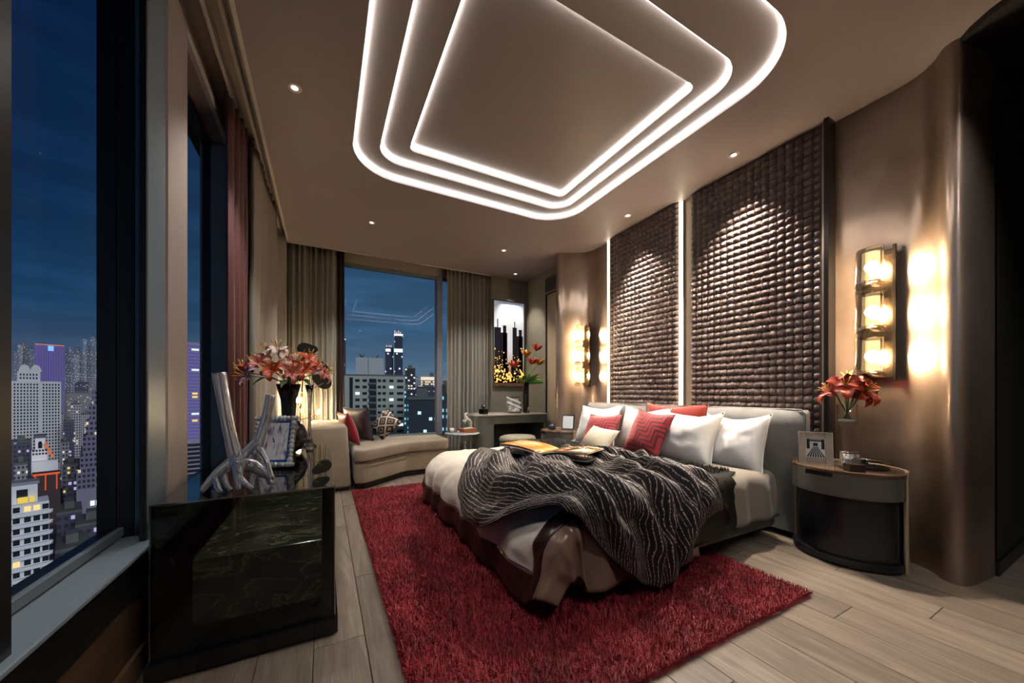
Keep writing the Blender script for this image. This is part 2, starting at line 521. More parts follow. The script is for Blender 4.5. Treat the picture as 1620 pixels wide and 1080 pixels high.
d1 = struct('door_1', MB().box(3.165, 3.20, 4.50, 4.82, 0, 2.63), mat('tan_door', (.36, .29, .19), .45, var=.12, vscale=5, vstretch=(1, 1, .2)))
MB().box(3.145, 3.165, 4.50, 4.515, 0, 2.63).box(3.145, 3.165, 4.805, 4.82, 0, 2.63).box(3.145, 3.165, 4.515, 4.805, 2.615, 2.63).build('door_frame', M_BLACK, d1)
MB().tube([(3.15, 4.54, .98), (3.15, 4.54, 1.10)], .008).build('door_handle', mat('brushed_brass', (.60, .44, .22), .25, metal=1), d1)

# --- window side (left)
struct('wall_left', MB().box(-.80, -.62, -1.5, 5.62, 0, .30), M_BROWNWOOD)
struct('baseboard_left', MB().box(-.62, -.605, -1.5, 5.3, 0, .09), mat('light_brown_skirting', (.14, .085, .05), .45))
struct('trim_6', MB().box(-.80, -.614, -1.5, 5.62, .30, .445), M_BLACK)
struct('trim_7', MB().box(-.74, -.598, -1.5, 3.45, .445, .463, .004, 1), M_SILL)
struct('trim_8', MB().box(-.80, -.66, -1.5, 5.62, 2.93, 3.20), M_WARMWALL)
struct('trim_9', MB().box(-.66, -.635, -1.5, 5.3, 2.93, 2.99).box(-.56, -.54, -1.5, 5.3, 3.05, 3.12).box(-.48, -.46, -1.5, 5.3, 3.05, 3.12), MATS['white_trim'])
struct('wall_pillar', MB().box(-.80, -.622, 2.15, 2.42, .463, 2.93, .006, 1), M_PILLAR)
struct('wall_left_far', MB().box(-.82, -.64, 3.46, 5.80, .445, 2.93), M_WARMWALL)
struct('wall_corner', MB().box(-.64, -.425, 5.33, 5.80, 0, 3.12), mat('corner_white', (.55, .51, .46), .5))
struct('trim_10', MB().box(-.80, -.622, 1.11, 1.238, .463, 2.93), M_BLACK)           # heavy black mullion
struct('trim_11', MB().box(-.645, -.622, 1.948, 2.13, .463, 2.93, .003, 1), M_STEEL)  # steel post
struct('trim_12', MB().box(-.72, -.628, 2.132, 2.148, .463, 2.93).box(-.645, -.626, 1.940, 1.947, .463, 2.93).box(-.742, -.692, 2.03, 2.13, .463, 2.93), M_BLACK)  # includes a thin black strip added to darken the steel post's near face
struct('trim_16', MB().box(-.690, -.673, 2.03, 2.13, .463, 2.93, .003, 1), M_STEEL)
def window_left(n, y0, y1):
    w = MB().box(-.80, -.745, y0, y0 + .03, .463, 2.93).box(-.80, -.745, y1 - .03, y1, .463, 2.93).box(-.80, -.745, y0, y1, 2.89, 2.93).box(-.80, -.745, y0, y1, .463, .49)
    o = struct('window_%d' % n, w, M_BLACK)
    MB().box(-.742, -.722, y0 + .002, y1 - .002, .468, .506, .004, 1).build('lower_bead', M_STEEL, o)
    MB().box(-.742, -.722, y1 - .022, y1 - .002, .506, 2.89, .004, 1).build('side_bead', M_STEEL, o)
    MB().box(-.772, -.766, y0 + .03, y1 - .03, .49, 2.89).build('pane', M_GLASS, o)
    return o
window_left(1, 1.238, 2.06)
window_left(2, 2.42, 3.46)
window_left(3, -1.5, 1.11)
struct('trim_13', MB().box(-.742, -.655, 3.395, 3.455, .463, 2.93, .004, 1), M_STEEL)

# --- back windows
struct('wall_back_low', MB().box(-.80, 2.45, 5.62, 5.80, 0, .38), M_GREIGE)
struct('wall_back_left', MB().box(-.80, .20, 5.66, 5.80, .38, 3.12), M_GREIGE)
struct('trim_14', MB().box(.20, 2.45, 5.64, 5.80, 2.93, 3.12), M_WARMWALL)
w3 = struct('window_4', MB().box(.20, .25, 5.66, 5.74, .38, 2.93).box(.25, 1.60, 5.66, 5.74, 2.885, 2.93).box(.25, 1.60, 5.66, 5.74, .38, .42), M_STEEL)
MB().box(.25, 1.60, 5.70, 5.706, .42, 2.885).build('pane', M_GLASS, w3)
struct('trim_15', MB().box(1.60, 1.685, 5.60, 5.74, .38, 2.93, .004, 1), mat('slate_blue_mullion', (.17, .19, .24), .4, metal=.3))
w4 = struct('window_5', MB().box(1.685, 2.45, 5.66, 5.74, 2.885, 2.93).box(1.685, 2.45, 5.66, 5.74, .38, .42).box(1.685, 2.45, 5.66, 5.74, 1.05, 1.19).box(2.41, 2.45, 5.66, 5.74, .42, 2.885), M_STEEL)
MB().box(1.685, 2.41, 5.70, 5.706, .42, 1.05).build('pane', M_GLASS, w4)
MB().box(1.685, 2.41, 5.70, 5.706, 1.19, 2.885).build('pane', M_GLASS, w4)

# ================================================================== WOVEN WALL PANELS
M_WEAVE = mat('woven_brown_leather', (.180, .128, .113), .42, sheen=.15, var=.18, vscale=9, bump=.15, bscale=180, world=True)
CELL = .0575
def weave_cell(horizontal):
    N_ = 4
    def fn(u, v):
        a, b = (u, v) if horizontal else (v, u)
        ra, rb = 2 * a - 1, 2 * b - 1
        edge = max(abs(ra), abs(rb)) > .99
        hgt = .024 * (1 - ra * ra) ** .8 + .004 * (1 - rb ** 4)
        if edge: hgt = -.004 if abs(rb) > .99 else .0
        su = (a - .5) * 1.04; sv = (b - .5) * (.95 if abs(rb) < .99 else .97)
        Y, Z = (su, sv) if horizontal else (sv, su)
        return (-hgt, -Y * CELL, Z * CELL)
    return MB().grid(fn, N_, N_)
CELL_H = weave_cell(True); CELL_V = weave_cell(False)
CELL_ME = []
for c in (CELL_H, CELL_V):
    me = c.mesh('weave_cell'); me.materials.append(M_WEAVE); CELL_ME.append(me)
def weave_panel(label, y0, ncol, round_side):
    w = ncol * CELL
    t = thing('woven_wall_panel', label, 'wall panel', (3.19, y0 + w / 2, 0), 0)
    MB().box(-.002, .035, -w / 2 - .003, w / 2 + .003, 0, CEIL, .004, 1).build('backing_board', mat('panel_backing', (.05, .035, .03), .7), t)
    rows = int(CEIL / CELL)
    cells = []
    for r in range(rows):
        for c in range(ncol):
            y = -w / 2 + (c + .5) * CELL; z = (r + .5) * CELL
            # the outer columns curl back to the wall
            e = (c + .5) if round_side < 0 else (ncol - c - .5)
            bend = max(0, 2.6 - e) / 2.6
            dx = .030 * bend ** 1.5
            rot = round_side * bend * .55
            yw = y0 + w / 2 + y
            hid = z < .88 and yw > 1.28
            dist = math.sqrt(3.1 ** 2 + yw ** 2 + (z - CAM_H) ** 2) * (3.1 / max(.3, 1)) + (100 if hid else 0)
            facing = 3.1 / math.sqrt(3.1 ** 2 + yw ** 2)
            cells.append((dist / facing, (dx - .004, y, z), rot, (r + c) % 2))
    cells.sort(key=lambda k: k[0])
    for _, p, rot, k in cells[:300]:
        mesh_obj('weave_cell', CELL_ME[k], t, p, (0, 0, rot))
    mb = MB()
    for _, p, rot, k in cells[300:]:
        src = (CELL_H, CELL_V)[k]
        M = Matrix.Translation(p) @ Matrix.Rotation(rot, 4, 'Z')
        mb.add([M @ Vector(q) for q in src.v], src.f, True)
    o = mb.build('weave_field', M_WEAVE, t); o['kind'] = 'stuff'
    return t
weave_panel('brown woven leather wall panel nearer the large bronze sconce and the flowers', 1.245, 18, -1)
weave_panel('brown woven leather wall panel on the far side of the bright vertical light strip', 2.43, 17, 1)

# dark post and bronze strip beside the near panel
tag(MB().box(3.17, 3.235, 1.213, 1.238, 0, CEIL).build('bronze_edge_strip', M_BRONZE), 'narrow polished bronze strip between woven panel and dark post', 'trim strip')
tag(MB().box(3.13, 3.235, 1.185, 1.212, 0, CEIL).build('dark_edge_post', mat('dark_bronze_post', (.035, .03, .028), .2, metal=.6)), 'slim dark metal post standing against the near bronze wall', 'post')
# vertical light strips
M_LEDV = emission('vertical_led', (1.0, .83, .62), 11.0)
def led_strip(label, y0, y1, x0=3.185):
    t = thing('wall_light_strip', label, 'light strip', (x0, (y0 + y1) / 2, 0))
    h = (y1 - y0) / 2
    MB().box(0, .012, -h, h, .40, CEIL - .01).build('diffuser', M_LEDV, t)
    MB().box(.012, .04, -h - .004, h + .004, .39, CEIL).build('channel', MATS['slot_tan'], t)
led_strip('bright vertical light strip in the slot between the two woven panels', 2.385, 2.418)
led_strip('thin vertical light strip at the far edge of the far woven panel', 3.425, 3.45)

# ================================================================== COVE LIGHT LINES AND DOWNLIGHTS
M_LED = emission('cove_led', (1.0, .955, .91), 13.0)
def inset(loop, d):
    cx = sum(p[0] for p in loop) / len(loop); cy = sum(p[1] for p in loop) / len(loop)
    out = []
    n = len(loop)
    for i in range(n):
        a, b = Vector(loop[i - 1]), Vector(loop[(i + 1) % n])
        t = (b - a).normalized(); nrm = Vector((-t.y, t.x))
        if nrm.dot(Vector((cx - loop[i][0], cy - loop[i][1]))) < 0: nrm = -nrm
        out.append((loop[i][0] + nrm.x * d, loop[i][1] + nrm.y * d))
    return out
for loop, z, lab in ((C1, Z1, 'outermost rounded ring of white light in the ceiling recess'), (C2, Z2, 'middle rounded ring of white light in the ceiling recess'),
                     (C3, Z3, 'innermost sharp-cornered ring of white light in the ceiling recess')):
    lp = inset(loop, .018)
    tag(MB().tube([(px, py, z - .010) for px, py in lp], .0068, 6, closed=True).build('cove_light_ring', M_LED), lab, 'light ring', 'ceiling cove light rings')

M_LENS = emission('downlight_lens', (1.0, .93, .84), 4.0)
M_TRIM = mat('downlight_trim', (.75, .72, .68), .35)
def downlight(label, x, y, power, size, target=None, col=NEUT, blend=.6):
    t = thing('downlight', label, 'downlight', (x, y, CEIL), 0, 'recessed ceiling downlights')
    MB().lathe([(.020, -.001), (.028, -.0015), (.036, -.006), (.040, -.001), (.040, .002)], 24).build('trim_ring', M_TRIM, t)
    MB().lathe([(1e-6, -.0025), (.012, -.0022), (.020, -.0015)], 20).build('lens', M_LENS, t)
    tg = target or (x, y, 0)
    spot('downlight_beam', (0, 0, -.012), (tg[0] - x, tg[1] - y, tg[2] - CEIL), power, size, blend, col, t, .025)
downlight('recessed downlight above the window-side curtains', -.163, 2.655, 80, 95)
downlight('recessed downlight above the sofa', .483, 4.342, 130, 100, (.7, 4.8, 0))
downlight('recessed downlight near the back curtain beside the desk', 2.165, 4.351, 130, 100, (2.2, 4.75, 0))
downlight('recessed downlight grazing the far woven panel', 2.938, 2.869, 380, 84, (2.50, 2.75, 0), WARM)
downlight('recessed downlight grazing the near woven panel', 2.955, 1.736, 380, 84, (2.50, 1.80, 0), WARM)
downlight('recessed downlight in front of the city night picture', 2.76, 5.12, 80, 74, (2.95, 5.2, 0), WARM)
downlight('added fill downlight above the window sill out by the camera', -.163, .90, 25, 90)  # out-of-view lamp added as fill on the window side
downlight('added fill downlight behind the camera over the floor', 1.0, -.6, 78, 130, (1.2, .4, 0))  # unseen lamp added to fill the foreground floor and rug
downlight('added fill downlight by the hall over the floor', 2.6, .2, 40, 120, (2.2, .6, 0))  # extra lamp out of view, added to brighten the right-hand floor
# ================================================================== RUG
def rug_material(tip):
    m, N, L, b = new_mat('red_rug_pile' if tip else 'red_rug_base')
    g = N.new('ShaderNodeNewGeometry')
    n = N.new('ShaderNodeTexNoise'); n.inputs['Scale'].default_value = 3.2; n.inputs['Detail'].default_value = 6; n.inputs['Roughness'].default_value = .7
    L.new(g.outputs['Position'], n.inputs['Vector'])
    cr = N.new('ShaderNodeValToRGB')
    if tip: set_ramp(cr, [(.34, (.15, .003, .011)), (.52, (.29, .009, .022)), (.63, (.43, .040, .054)), (.73, (.60, .15, .15))])
    else: set_ramp(cr, [(.34, (.10, .002, .005)), (.7, (.20, .008, .012))])
    L.new(n.outputs[0], cr.inputs[0]); L.new(cr.outputs[0], b.inputs['Base Color'])
    b.inputs['Roughness'].default_value = .55
    b.inputs['Sheen Weight'].default_value = .25 if tip else .0
    b.inputs['Sheen Tint'].default_value = (1, .3, .3, 1)
    return m
RX0, RX1, RY0, RY1 = .27, 2.23, .92, 4.12
rug = thing('shag_rug', 'deep red shag rug spread on the floor under the foot of the bed', 'rug', ((RX0 + RX1) / 2, (RY0 + RY1) / 2, 0))
MB().box(RX0 - rug.location.x + .01, RX1 - rug.location.x - .01, RY0 - rug.location.y + .01, RY1 - rug.location.y - .01, .0005, .014, .004, 1).build('rug_backing', rug_material(False), rug)
def blades(mb, n, fn, rnd, hmin, hmax, width, lean, segs=2):
    vs, fs = [], []
    for _ in range(n):
        r = fn(rnd)
        if r is None: continue
        p, nn = r
        p = Vector(p); nn = Vector(nn)
        a = rnd.random() * 2 * PI
        tdir = Vector((math.cos(a), math.sin(a), 0)); tdir = (tdir - nn * tdir.dot(nn))
        if tdir.length < 1e-4: continue
        tdir.normalize(); wdir = nn.cross(tdir) * width
        h = hmin + (hmax - hmin) * rnd.random()
        ln = lean * rnd.random()
        m1 = p + nn * h * .6 + tdir * h * ln * .35
        tp = p + nn * h * (1 - .25 * ln) + tdir * h * ln
        o = len(vs)
        vs += [p - wdir, p + wdir, m1 - wdir * .8, m1 + wdir * .8, tp]
        fs += [(o, o + 1, o + 3, o + 2), (o + 2, o + 3, o + 4)]
    mb.add(vs, fs, True)
rnd = random.Random(5)
ox, oy = rug.location.x, rug.location.y
def rug_pt(r):
    x = RX0 + (RX1 - RX0) * r.random(); y = RY0 + (RY1 - RY0) * r.random()
    if 1.25 < x and 1.62 < y < 3.3: return None
    if y > 2.2 and r.random() < .45 * min(1, (y - 2.2) / 1.4): return None
    return (x - ox, y - oy, .012), (0, 0, 1)
mb = MB(); blades(mb, 130000, rug_pt, rnd, .016, .034, .0019, 1.0)
def rug_edge(r):
    k = r.random()
    if k < .36: p, nn = (RX0 + .012, RY0 + (RY1 - RY0) * r.random()), (-1, 0, .55)
    elif k < .60: p, nn = (RX1 - .012, RY0 + (RY1 - RY0) * r.random()), (1, 0, .55)
    elif k < .85: p, nn = (RX0 + (RX1 - RX0) * r.random(), RY0 + .012), (0, -1, .55)
    else: p, nn = (RX0 + (RX1 - RX0) * r.random(), RY1 - .012), (0, 1, .55)
    return (p[0] - ox, p[1] - oy, .010), Vector(nn).normalized()
blades(mb, 15000, rug_edge, rnd, .014, .032, .0019, .8)
pile = mb.build('rug_pile', rug_material(True), rug); pile['kind'] = 'stuff'

# ================================================================== BED
M_BEDGREY = mat('grey_bed_upholstery', (.26, .25, .235), .62, sheen=.4, var=.15, vscale=5, bump=.25, bscale=220)
M_WHITE = mat('white_cotton', (.88, .87, .85), .7, sheen=.2, bump=.25, bscale=7)
BX0, BX1, BY0, BY1, BZ = 1.12, 2.93, 1.47, 3.42, .44
bed = thing('upholstered_bed', 'wide low bed with grey upholstered frame and tall grey headboard', 'bed', (2.0, 2.44, 0))
bl = bed.location
MB().box(BX0 - 2.0, 2.96 - 2.0, 1.43 - bl.y, 3.45 - bl.y, .07, .30, .035, 3).build('bed_frame', M_BEDGREY, bed)
for sx in (1.25, 2.85):
    for sy in (1.56, 3.32):
        MB().lathe([(.03, 0), (.03, .10)], 12, (sx - 2.0, sy - bl.y, 0)).build('leg', M_BLACK, bed)
# headboard: a soft slab with gently flared ends
def headboard():
    mb = MB()
    y0, y1, z0, z1 = 1.28 - bl.y, 3.66 - bl.y, .05, .93
    nu, nv = 44, 16
    def fr(u, v):
        y = y0 + (y1 - y0) * u; z = z0 + (z1 - z0) * v
        eu = min(u, 1 - u) * (y1 - y0); ev = min(1 - v, 1) * (z1 - z0)
        x = -.075
        rr = .05
        for e in (eu, ev):
            if e < rr: x += rr - math.sqrt(max(0, rr * rr - (rr - e) ** 2))
        x += .012 * math.sin(u * 9) * math.sin(v * 5)
        return (x, y, z)
    mb.grid(fr, nu, nv)
    return mb
hb = headboard()
n0 = len(hb.v)
# close it with a back slab
hb.box(-.03, .075, 1.285 - bl.y, 3.655 - bl.y, .05, .925, .02, 2)
hbo = hb.build('headboard', M_BEDGREY, bed, (3.055 - 2.0, 0, 0))
MB().tube([(2.975 - 2.0 + .05, 1.272 - bl.y, .06), (2.975 - 2.0 + .05, 1.272 - bl.y, .90), (2.975 - 2.0 + .05, 1.30 - bl.y, .932), (2.975 - 2.0 + .05, 3.63 - bl.y, .932), (2.975 - 2.0 + .05, 3.668 - bl.y, .9), (2.975 - 2.0 + .05, 3.668 - bl.y, .06)], .006, 6).build('piping', M_BEDGREY, hbo, (-(3.055 - 2.0), 0, 0))

mt = thing('mattress', 'white mattress lying on the grey bed frame under the bedding', 'mattress', (2.0, 2.44, .30))
MB().box(BX0 + .03 - 2, 2.93 - 2, BY0 - bl.y, BY1 - bl.y, 0, .135, .045, 3).build('mattress_body', M_WHITE, mt)

# ---- cloth laid over the bed and hanging at its sides
def drape(s, t, zt, r=.055, flare=.10, floor=.02, x0=BX0, y0=BY0 - .015, y1=BY1 + .015, corner=0, foot=None):
    px = max(s, x0); py = min(max(t, y0), y1)
    dx, dy = s - px, t - py
    d = math.hypot(dx, dy)
    if d < 1e-6: return Vector((s, t, zt)), Vector((0, 0, 1))
    n = Vector((dx / d, dy / d, 0))
    flare = flare + corner * 2 * abs(n.x * n.y)
    if foot and n.x < 0:
        k = min(1, n.x * n.x * 1.3)
        r = r + (foot - r) * k; flare = flare * (1 - .75 * k)
    if corner: d *= 1 - .30 * min(1, 2 * abs(n.x * n.y))
    q = r * PI / 2
    p = Vector((px, py, 0))
    if d < q:
        th = d / r
        pos = p + n * r * math.sin(th); pos.z = zt - r * (1 - math.cos(th))
        nn = n * math.sin(th) + Vector((0, 0, math.cos(th)))
    else:
        drop = d - q
        maxdrop = zt - r - floor
        if drop <= maxdrop:
            pos = p + n * (r + flare * drop); pos.z = zt - r - drop; nn = (n + Vector((0, 0, flare))).normalized()
        else:
            pos = p + n * (r + flare * maxdrop + (drop - maxdrop) * .75); pos.z = floor + .012 * math.sin((drop - maxdrop) * 20)
            nn = Vector((0, 0, 1))
    return pos, nn
def fb(x, y, z=0, oct=4):
    return noise.fractal(Vector((x, y, z)), 1.0, 2.0, oct)
# ---- duvet
M_CREAM = mat('cream_duvet', (.66, .58, .48), .62, sheen=.3, bump=.35, bscale=9, bstretch=(1, 2.2, 1))
M_CHOC = mat('chocolate_satin_border', (.026, .010, .008), .30)
M_SATIN = mat('bronze_satin', (.20, .125, .092), .22)
DS0, DS1, DT0, DT1 = .545, 2.55, 1.03, 3.86
def duvet_pt(u, v):
    s = DS0 + (DS1 - DS0) * u; t = DT0 + (DT1 - DT0) * v
    pos, nn = drape(s, t, BZ + .035, r=.075, flare=.15, floor=.032, corner=.05, foot=.27)
    hang = 1 - min(1, max(0, nn.z))
    w = .010 * fb(s * 3.2, t * 2.2, 3) + .006 * fb(s * 9, t * 4, 9)
    # vertical gathers on the hanging parts
    w += hang * (.020 * math.sin(s * 26 + 2.5 * fb(s * 2, t * 2, 5)) * (1 if t < BY0 else .3) + .017 * math.sin(t * 17 + 3 * fb(s, t * 2, 1)) * (1 if s < BX0 else 0))
    pos = pos + nn * w
    if pos.z < .031: pos.z = .031
    return pos
SEAM = .12
def uv_st(u, v): return DS0 + (DS1 - DS0) * u, DT0 + (DT1 - DT0) * v
def zone(u, v):
    s, t = uv_st(u, v)
    if s > 1.95 and t < 1.42: return None
    if t < 1.36: return 'satin'
    if s < DS0 + SEAM + .02 or t < 1.455 or t > DT1 - SEAM: return 'border'
    return 'cream'
duvet = thing('duvet', 'cream duvet with chocolate satin border draped over the foot of the bed', 'duvet', (0, 0, 0))
NU, NV = 130, 150
for nm, key, m_ in (('duvet_cover', 'cream', M_CREAM), ('satin_border', 'border', M_CHOC), ('satin_side', 'satin', M_SATIN)):
    o = MB().grid(duvet_pt, NU, NV, True, keep=lambda u, v, k=key: zone(u, v) == k).build(nm, m_, duvet)
    solid(o, .012)

# ---- taupe sheet folded back below the pillows
M_TAUPE = mat('taupe_satin_sheet', (.27, .235, .195), .38, sheen=.25, bump=.2, bscale=6)
def sheet_pt(u, v):
    t = 1.105 + (3.75 - 1.105) * v
    s = 2.36 + .46 * u + .05 * math.sin(v * 5 + 1) * u - .10 * (1 - v) ** 2 * (1 - u)
    pos, nn = drape(s, t, BZ + .056, r=.075, flare=.12, floor=.05)
    pos = pos + nn * (.008 * fb(s * 4, t * 3, 2) + (1 - max(0, nn.z)) * .014 * math.sin(s * 24))
    return pos
sh = MB().grid(sheet_pt, 26, 90).build('folded_sheet', M_TAUPE); solid(sh, .012)
tag(sh, 'smooth taupe satin sheet folded back below the pillows and hanging at the near side', 'sheet')

# ---- dark fur blanket
M_FURBASE = mat('dark_green_velvet', (.007, .008, .006), .5)
M_FUR = mat('dark_fur_hair', (.014, .014, .010), .42)
def fur_st(u, v):
    t = 1.05 + (3.62 - 1.05) * v
    s = 1.86 + .60 * u + .03 * math.sin(v * 7) - (.10 * u if v < .15 else .0)
    return s, t
def fur_pt(u, v, lift=0):
    s, t = fur_st(u, v)
    pos, nn = drape(s, t, BZ + .074, r=.08, flare=.10, floor=.05)
    return pos + nn * (.010 * fb(s * 5, t * 4, 7) + (1 - max(0, nn.z)) * .010 * math.sin(s * 18) + lift)
fur = thing('fur_blanket', 'dark green-black fur blanket laid across the bed and hanging at the near side', 'blanket')
solid(MB().grid(fur_pt, 30, 90).build('velvet_backing', M_FURBASE, fur), .012)
def fur_root(r):
    u, v = r.random(), .17 + .83 * r.random()
    a = Vector(fur_pt(u, v)); b = Vector(fur_pt(min(1, u + .01), v)) - a; c = Vector(fur_pt(u, min(1, v + .01))) - a
    n = b.cross(c)
    if n.length < 1e-9: return None
    n.normalize()
    n = (n + Vector((-.5, -.25, 0))).normalized()
    return a, n
mb = MB(); blades(mb, 26000, fur_root, random.Random(8), .016, .034, .0016, 1.1)
o = mb.build('fur_hair', M_FUR, fur); o['kind'] = 'stuff'

# ---- striped throw
def stripe_material():
    m, N, L, b = new_mat('striped_knit')
    uv = N.new('ShaderNodeUVMap')
    sp = N.new('ShaderNodeSeparateXYZ'); L.new(uv.outputs[0], sp.inputs[0])
    n = N.new('ShaderNodeTexNoise'); n.inputs['Scale'].default_value = 5; L.new(uv.outputs[0], n.inputs['Vector'])
    k = N.new('ShaderNodeMath'); k.operation = 'MULTIPLY_ADD'; k.inputs[1].default_value = .05; L.new(n.outputs[0], k.inputs[0]); L.new(sp.outputs[0], k.inputs[2])
    q = N.new('ShaderNodeMath'); q.operation = 'MULTIPLY'; q.inputs[1].default_value = 90; L.new(k.outputs[0], q.inputs[0])
    f = N.new('ShaderNodeMath'); f.operation = 'FRACT'; L.new(q.outputs[0], f.inputs[0])
    n2 = N.new('ShaderNodeTexNoise'); n2.inputs['Scale'].default_value = 190; n2.inputs['Detail'].default_value = 2; L.new(uv.outputs[0], n2.inputs['Vector'])
    th = N.new('ShaderNodeMapRange'); th.inputs['From Min'].default_value = .3; th.inputs['From Max'].default_value = .7
    th.inputs['To Min'].default_value = .68; th.inputs['To Max'].default_value = 1.04
    L.new(n2.outputs[0], th.inputs['Value'])
    gt = N.new('ShaderNodeMath'); gt.operation = 'GREATER_THAN'; L.new(f.outputs[0], gt.inputs[0]); L.new(th.outputs[0], gt.inputs[1])
    mx = N.new('ShaderNodeMix'); mx.data_type = 'RGBA'
    mx.inputs[6].default_value = (.010, .006, .006, 1); mx.inputs[7].default_value = (.56, .47, .41, 1)
    L.new(gt.outputs[0], mx.inputs[0]); L.new(mx.outputs[2], b.inputs['Base Color'])
    b.inputs['Roughness'].default_value = .6; b.inputs['Sheen Weight'].default_value = .1
    bp = N.new('ShaderNodeBump'); bp.inputs['Strength'].default_value = .7; bp.inputs['Distance'].default_value = .006
    L.new(f.outputs[0], bp.inputs['Height']); L.new(bp.outputs[0], b.inputs['Normal'])
    return m
M_STRIPE = stripe_material()
Q00, Q10, Q11, Q01 = Vector((.99, 1.34)), Vector((2.10, 1.20)), Vector((2.06, 2.30)), Vector((1.24, 2.90))
def throw_st(u, v):
    p = Q00 * (1 - u) * (1 - v) + Q10 * u * (1 - v) + Q11 * u * v + Q01 * (1 - u) * v
    p = p.copy()
    p.x -= .44 * math.sin(PI * v) ** 1.2 * (1 - u) ** 2.2            # corner hanging over the foot
    p.y -= .36 * math.sin(PI * min(1, u * 1.05)) ** 1.4 * (1 - v) ** 1.6   # belly hanging over the near side
    p.y += .05 * math.sin(u * 9) * v
    return p
def throw_pt(u, v):
    p = throw_st(u, v)
    pos, nn = drape(p.x, p.y, BZ + .095, r=.085, flare=.17, floor=.045, x0=BX0 - .01, y0=BY0 - .03, foot=.285)
    top = max(0, nn.z)
    ridge = math.sin(2 * PI * (5.2 * u + .9 * fb(u * 2.0, v * 2.2, 4)) + 1.2 * math.sin(3 * v))
    ridge = (.5 + .5 * ridge) ** 1.5
    fine = .5 + .5 * math.sin(2 * PI * (14 * u + 2.0 * v + 1.2 * fb(u * 3, v * 3, 8)))
    cross = fb(u * 6, v * 7, 2)
    h = .078 * ridge + .020 * fine + .026 * cross + .010
    e = min(u, 1 - u, v, 1 - v)
    h *= min(1, .35 + e * 6)
    pos = pos + nn * max(.004, h)
    if pos.z < .045: pos.z = .045
    return pos
throw = thing('striped_throw', 'dark brown throw with thin cream stripes heaped in folds over the near bed corner', 'throw')
o = MB().grid(throw_pt, 150, 130, True, uv=True).build('throw_cloth', M_STRIPE, throw); solid(o, .006, 1)
# fringe along the head-side edge
mb = MB()
rr = random.Random(3)
for k in range(170):
    v = .02 + .36 * rr.random()
    a = Vector(throw_pt(1.0, v)); 
    pos2 = Vector(throw_pt(.985, v))
    d = (a - pos2); d.z *= .2
    if d.length < 1e-6: d = Vector((.1, 0, 0))
    d.normalize()
    L_ = .07 + .05 * rr.random()
    a = a + Vector((0, -.004 - .01 * rr.random(), .004))
    p1 = a + d * L_ * .4 + Vector((rr.uniform(-.01, .01), rr.uniform(-.02, -.004), -.03))
    p2 = p1 + Vector((rr.uniform(-.02, .02), rr.uniform(-.012, 0), -L_ * .8))
    if p2.z < .05: p2.z = .05
    mb.tube([a, p1, p2], [.0025, .0025, .0015], 4)
o = mb.build('fringe', mat('dark_fringe', (.04, .025, .018), .6), throw); o['kind'] = 'stuff'

# ---- pillows
def pillow_mesh(w, h, th, seed, n=22, ear=.06, crumple=1.0):
    """closed cushion lying in the local YZ plane, bulging along X; origin at the bottom centre"""
    mb = MB(); mb.uv = []
    rs = seed * 7.3
    def prof(u, v):
        a, b = 2 * u - 1, 2 * v - 1
        k = max(0, (1 - abs(a) ** 2.6)) ** .55 * max(0, (1 - abs(b) ** 2.6)) ** .55
        return k
    def side(sg):
        def fn(u, v):
            a, b = 2 * u - 1, 2 * v - 1
            pinch_y = 1 - ear * (1 - b * b) * abs(a) ** 3
            pinch_z = 1 - ear * 1.2 * (1 - a * a) * abs(b) ** 3
            y = a * w / 2 * (1 - ear * .9 * (1 - abs(b) ** 2)) if True else a
            z = b * h / 2 * (1 - ear * .9 * (1 - abs(a) ** 2))
            k = prof(u, v)
            x = sg * th / 2 * k
            x += crumple * .012 * fb(u * 4 + rs, v * 3 + sg, rs) * k
            z += crumple * .010 * fb(u * 3 + rs, 5, rs) * (1 if b > 0 else .4) * abs(b)
            sag = -.02 * (1 - a * a) * max(0, b) * crumple
            return (x, y, z + sag + h / 2)
        return fn
    mb.grid(side(-1), n, n, True, uv=True)
    mb.grid(side(1), n, n, True, uv=True)
    # weld the rim, keep the surface closed
    return mb
def pillow(name, label, cat, m_, y, x, z, w, h, th, lean, yaw=0, roll=0, seed=1, group=None, crumple=1.0, ear=.06, piping=True):
    t = thing(name, label, cat, (x, y, z), 0, group)
    t.rotation_euler = (Matrix.Rotation(yaw, 3, 'Z') @ Matrix.Rotation(lean, 3, 'Y') @ Matrix.Rotation(roll, 3, 'X')).to_euler()
    mb = pillow_mesh(w, h, th, seed, crumple=crumple, ear=ear)
    bm = bmesh.new()
    o = mb.build('pillow_body', m_, t)
    bm.from_mesh(o.data); bmesh.ops.remove_doubles(bm, verts=bm.verts[:], dist=.0006)
    bmesh.ops.recalc_face_normals(bm, faces=bm.faces[:]); bm.to_mesh(o.data); bm.free()
    if piping:
        rim = []
        n = 14
        f = lambda a, b: (0, a * w / 2 * (1 - ear * .9 * (1 - abs(b) ** 2)), b * h / 2 * (1 - ear * .9 * (1 - abs(a) ** 2)) - .02 * (1 - a * a) * max(0, b) * crumple + crumple * .010 * fb((a + 1) * 1.5 + seed * 7.3, 5, seed * 7.3) * (1 if b > 0 else .4) * abs(b) + h / 2)
        for k in range(n): rim.append(f(-1 + 2 * k / n, -1))
        for k in range(n): rim.append(f(1, -1 + 2 * k / n))
        for k in range(n): rim.append(f(1 - 2 * k / n, 1))
        for k in range(n): rim.append(f(-1, 1 - 2 * k / n))
        MB().tube(rim, .004, 5, closed=True).build('piping', m_, t)
    return t
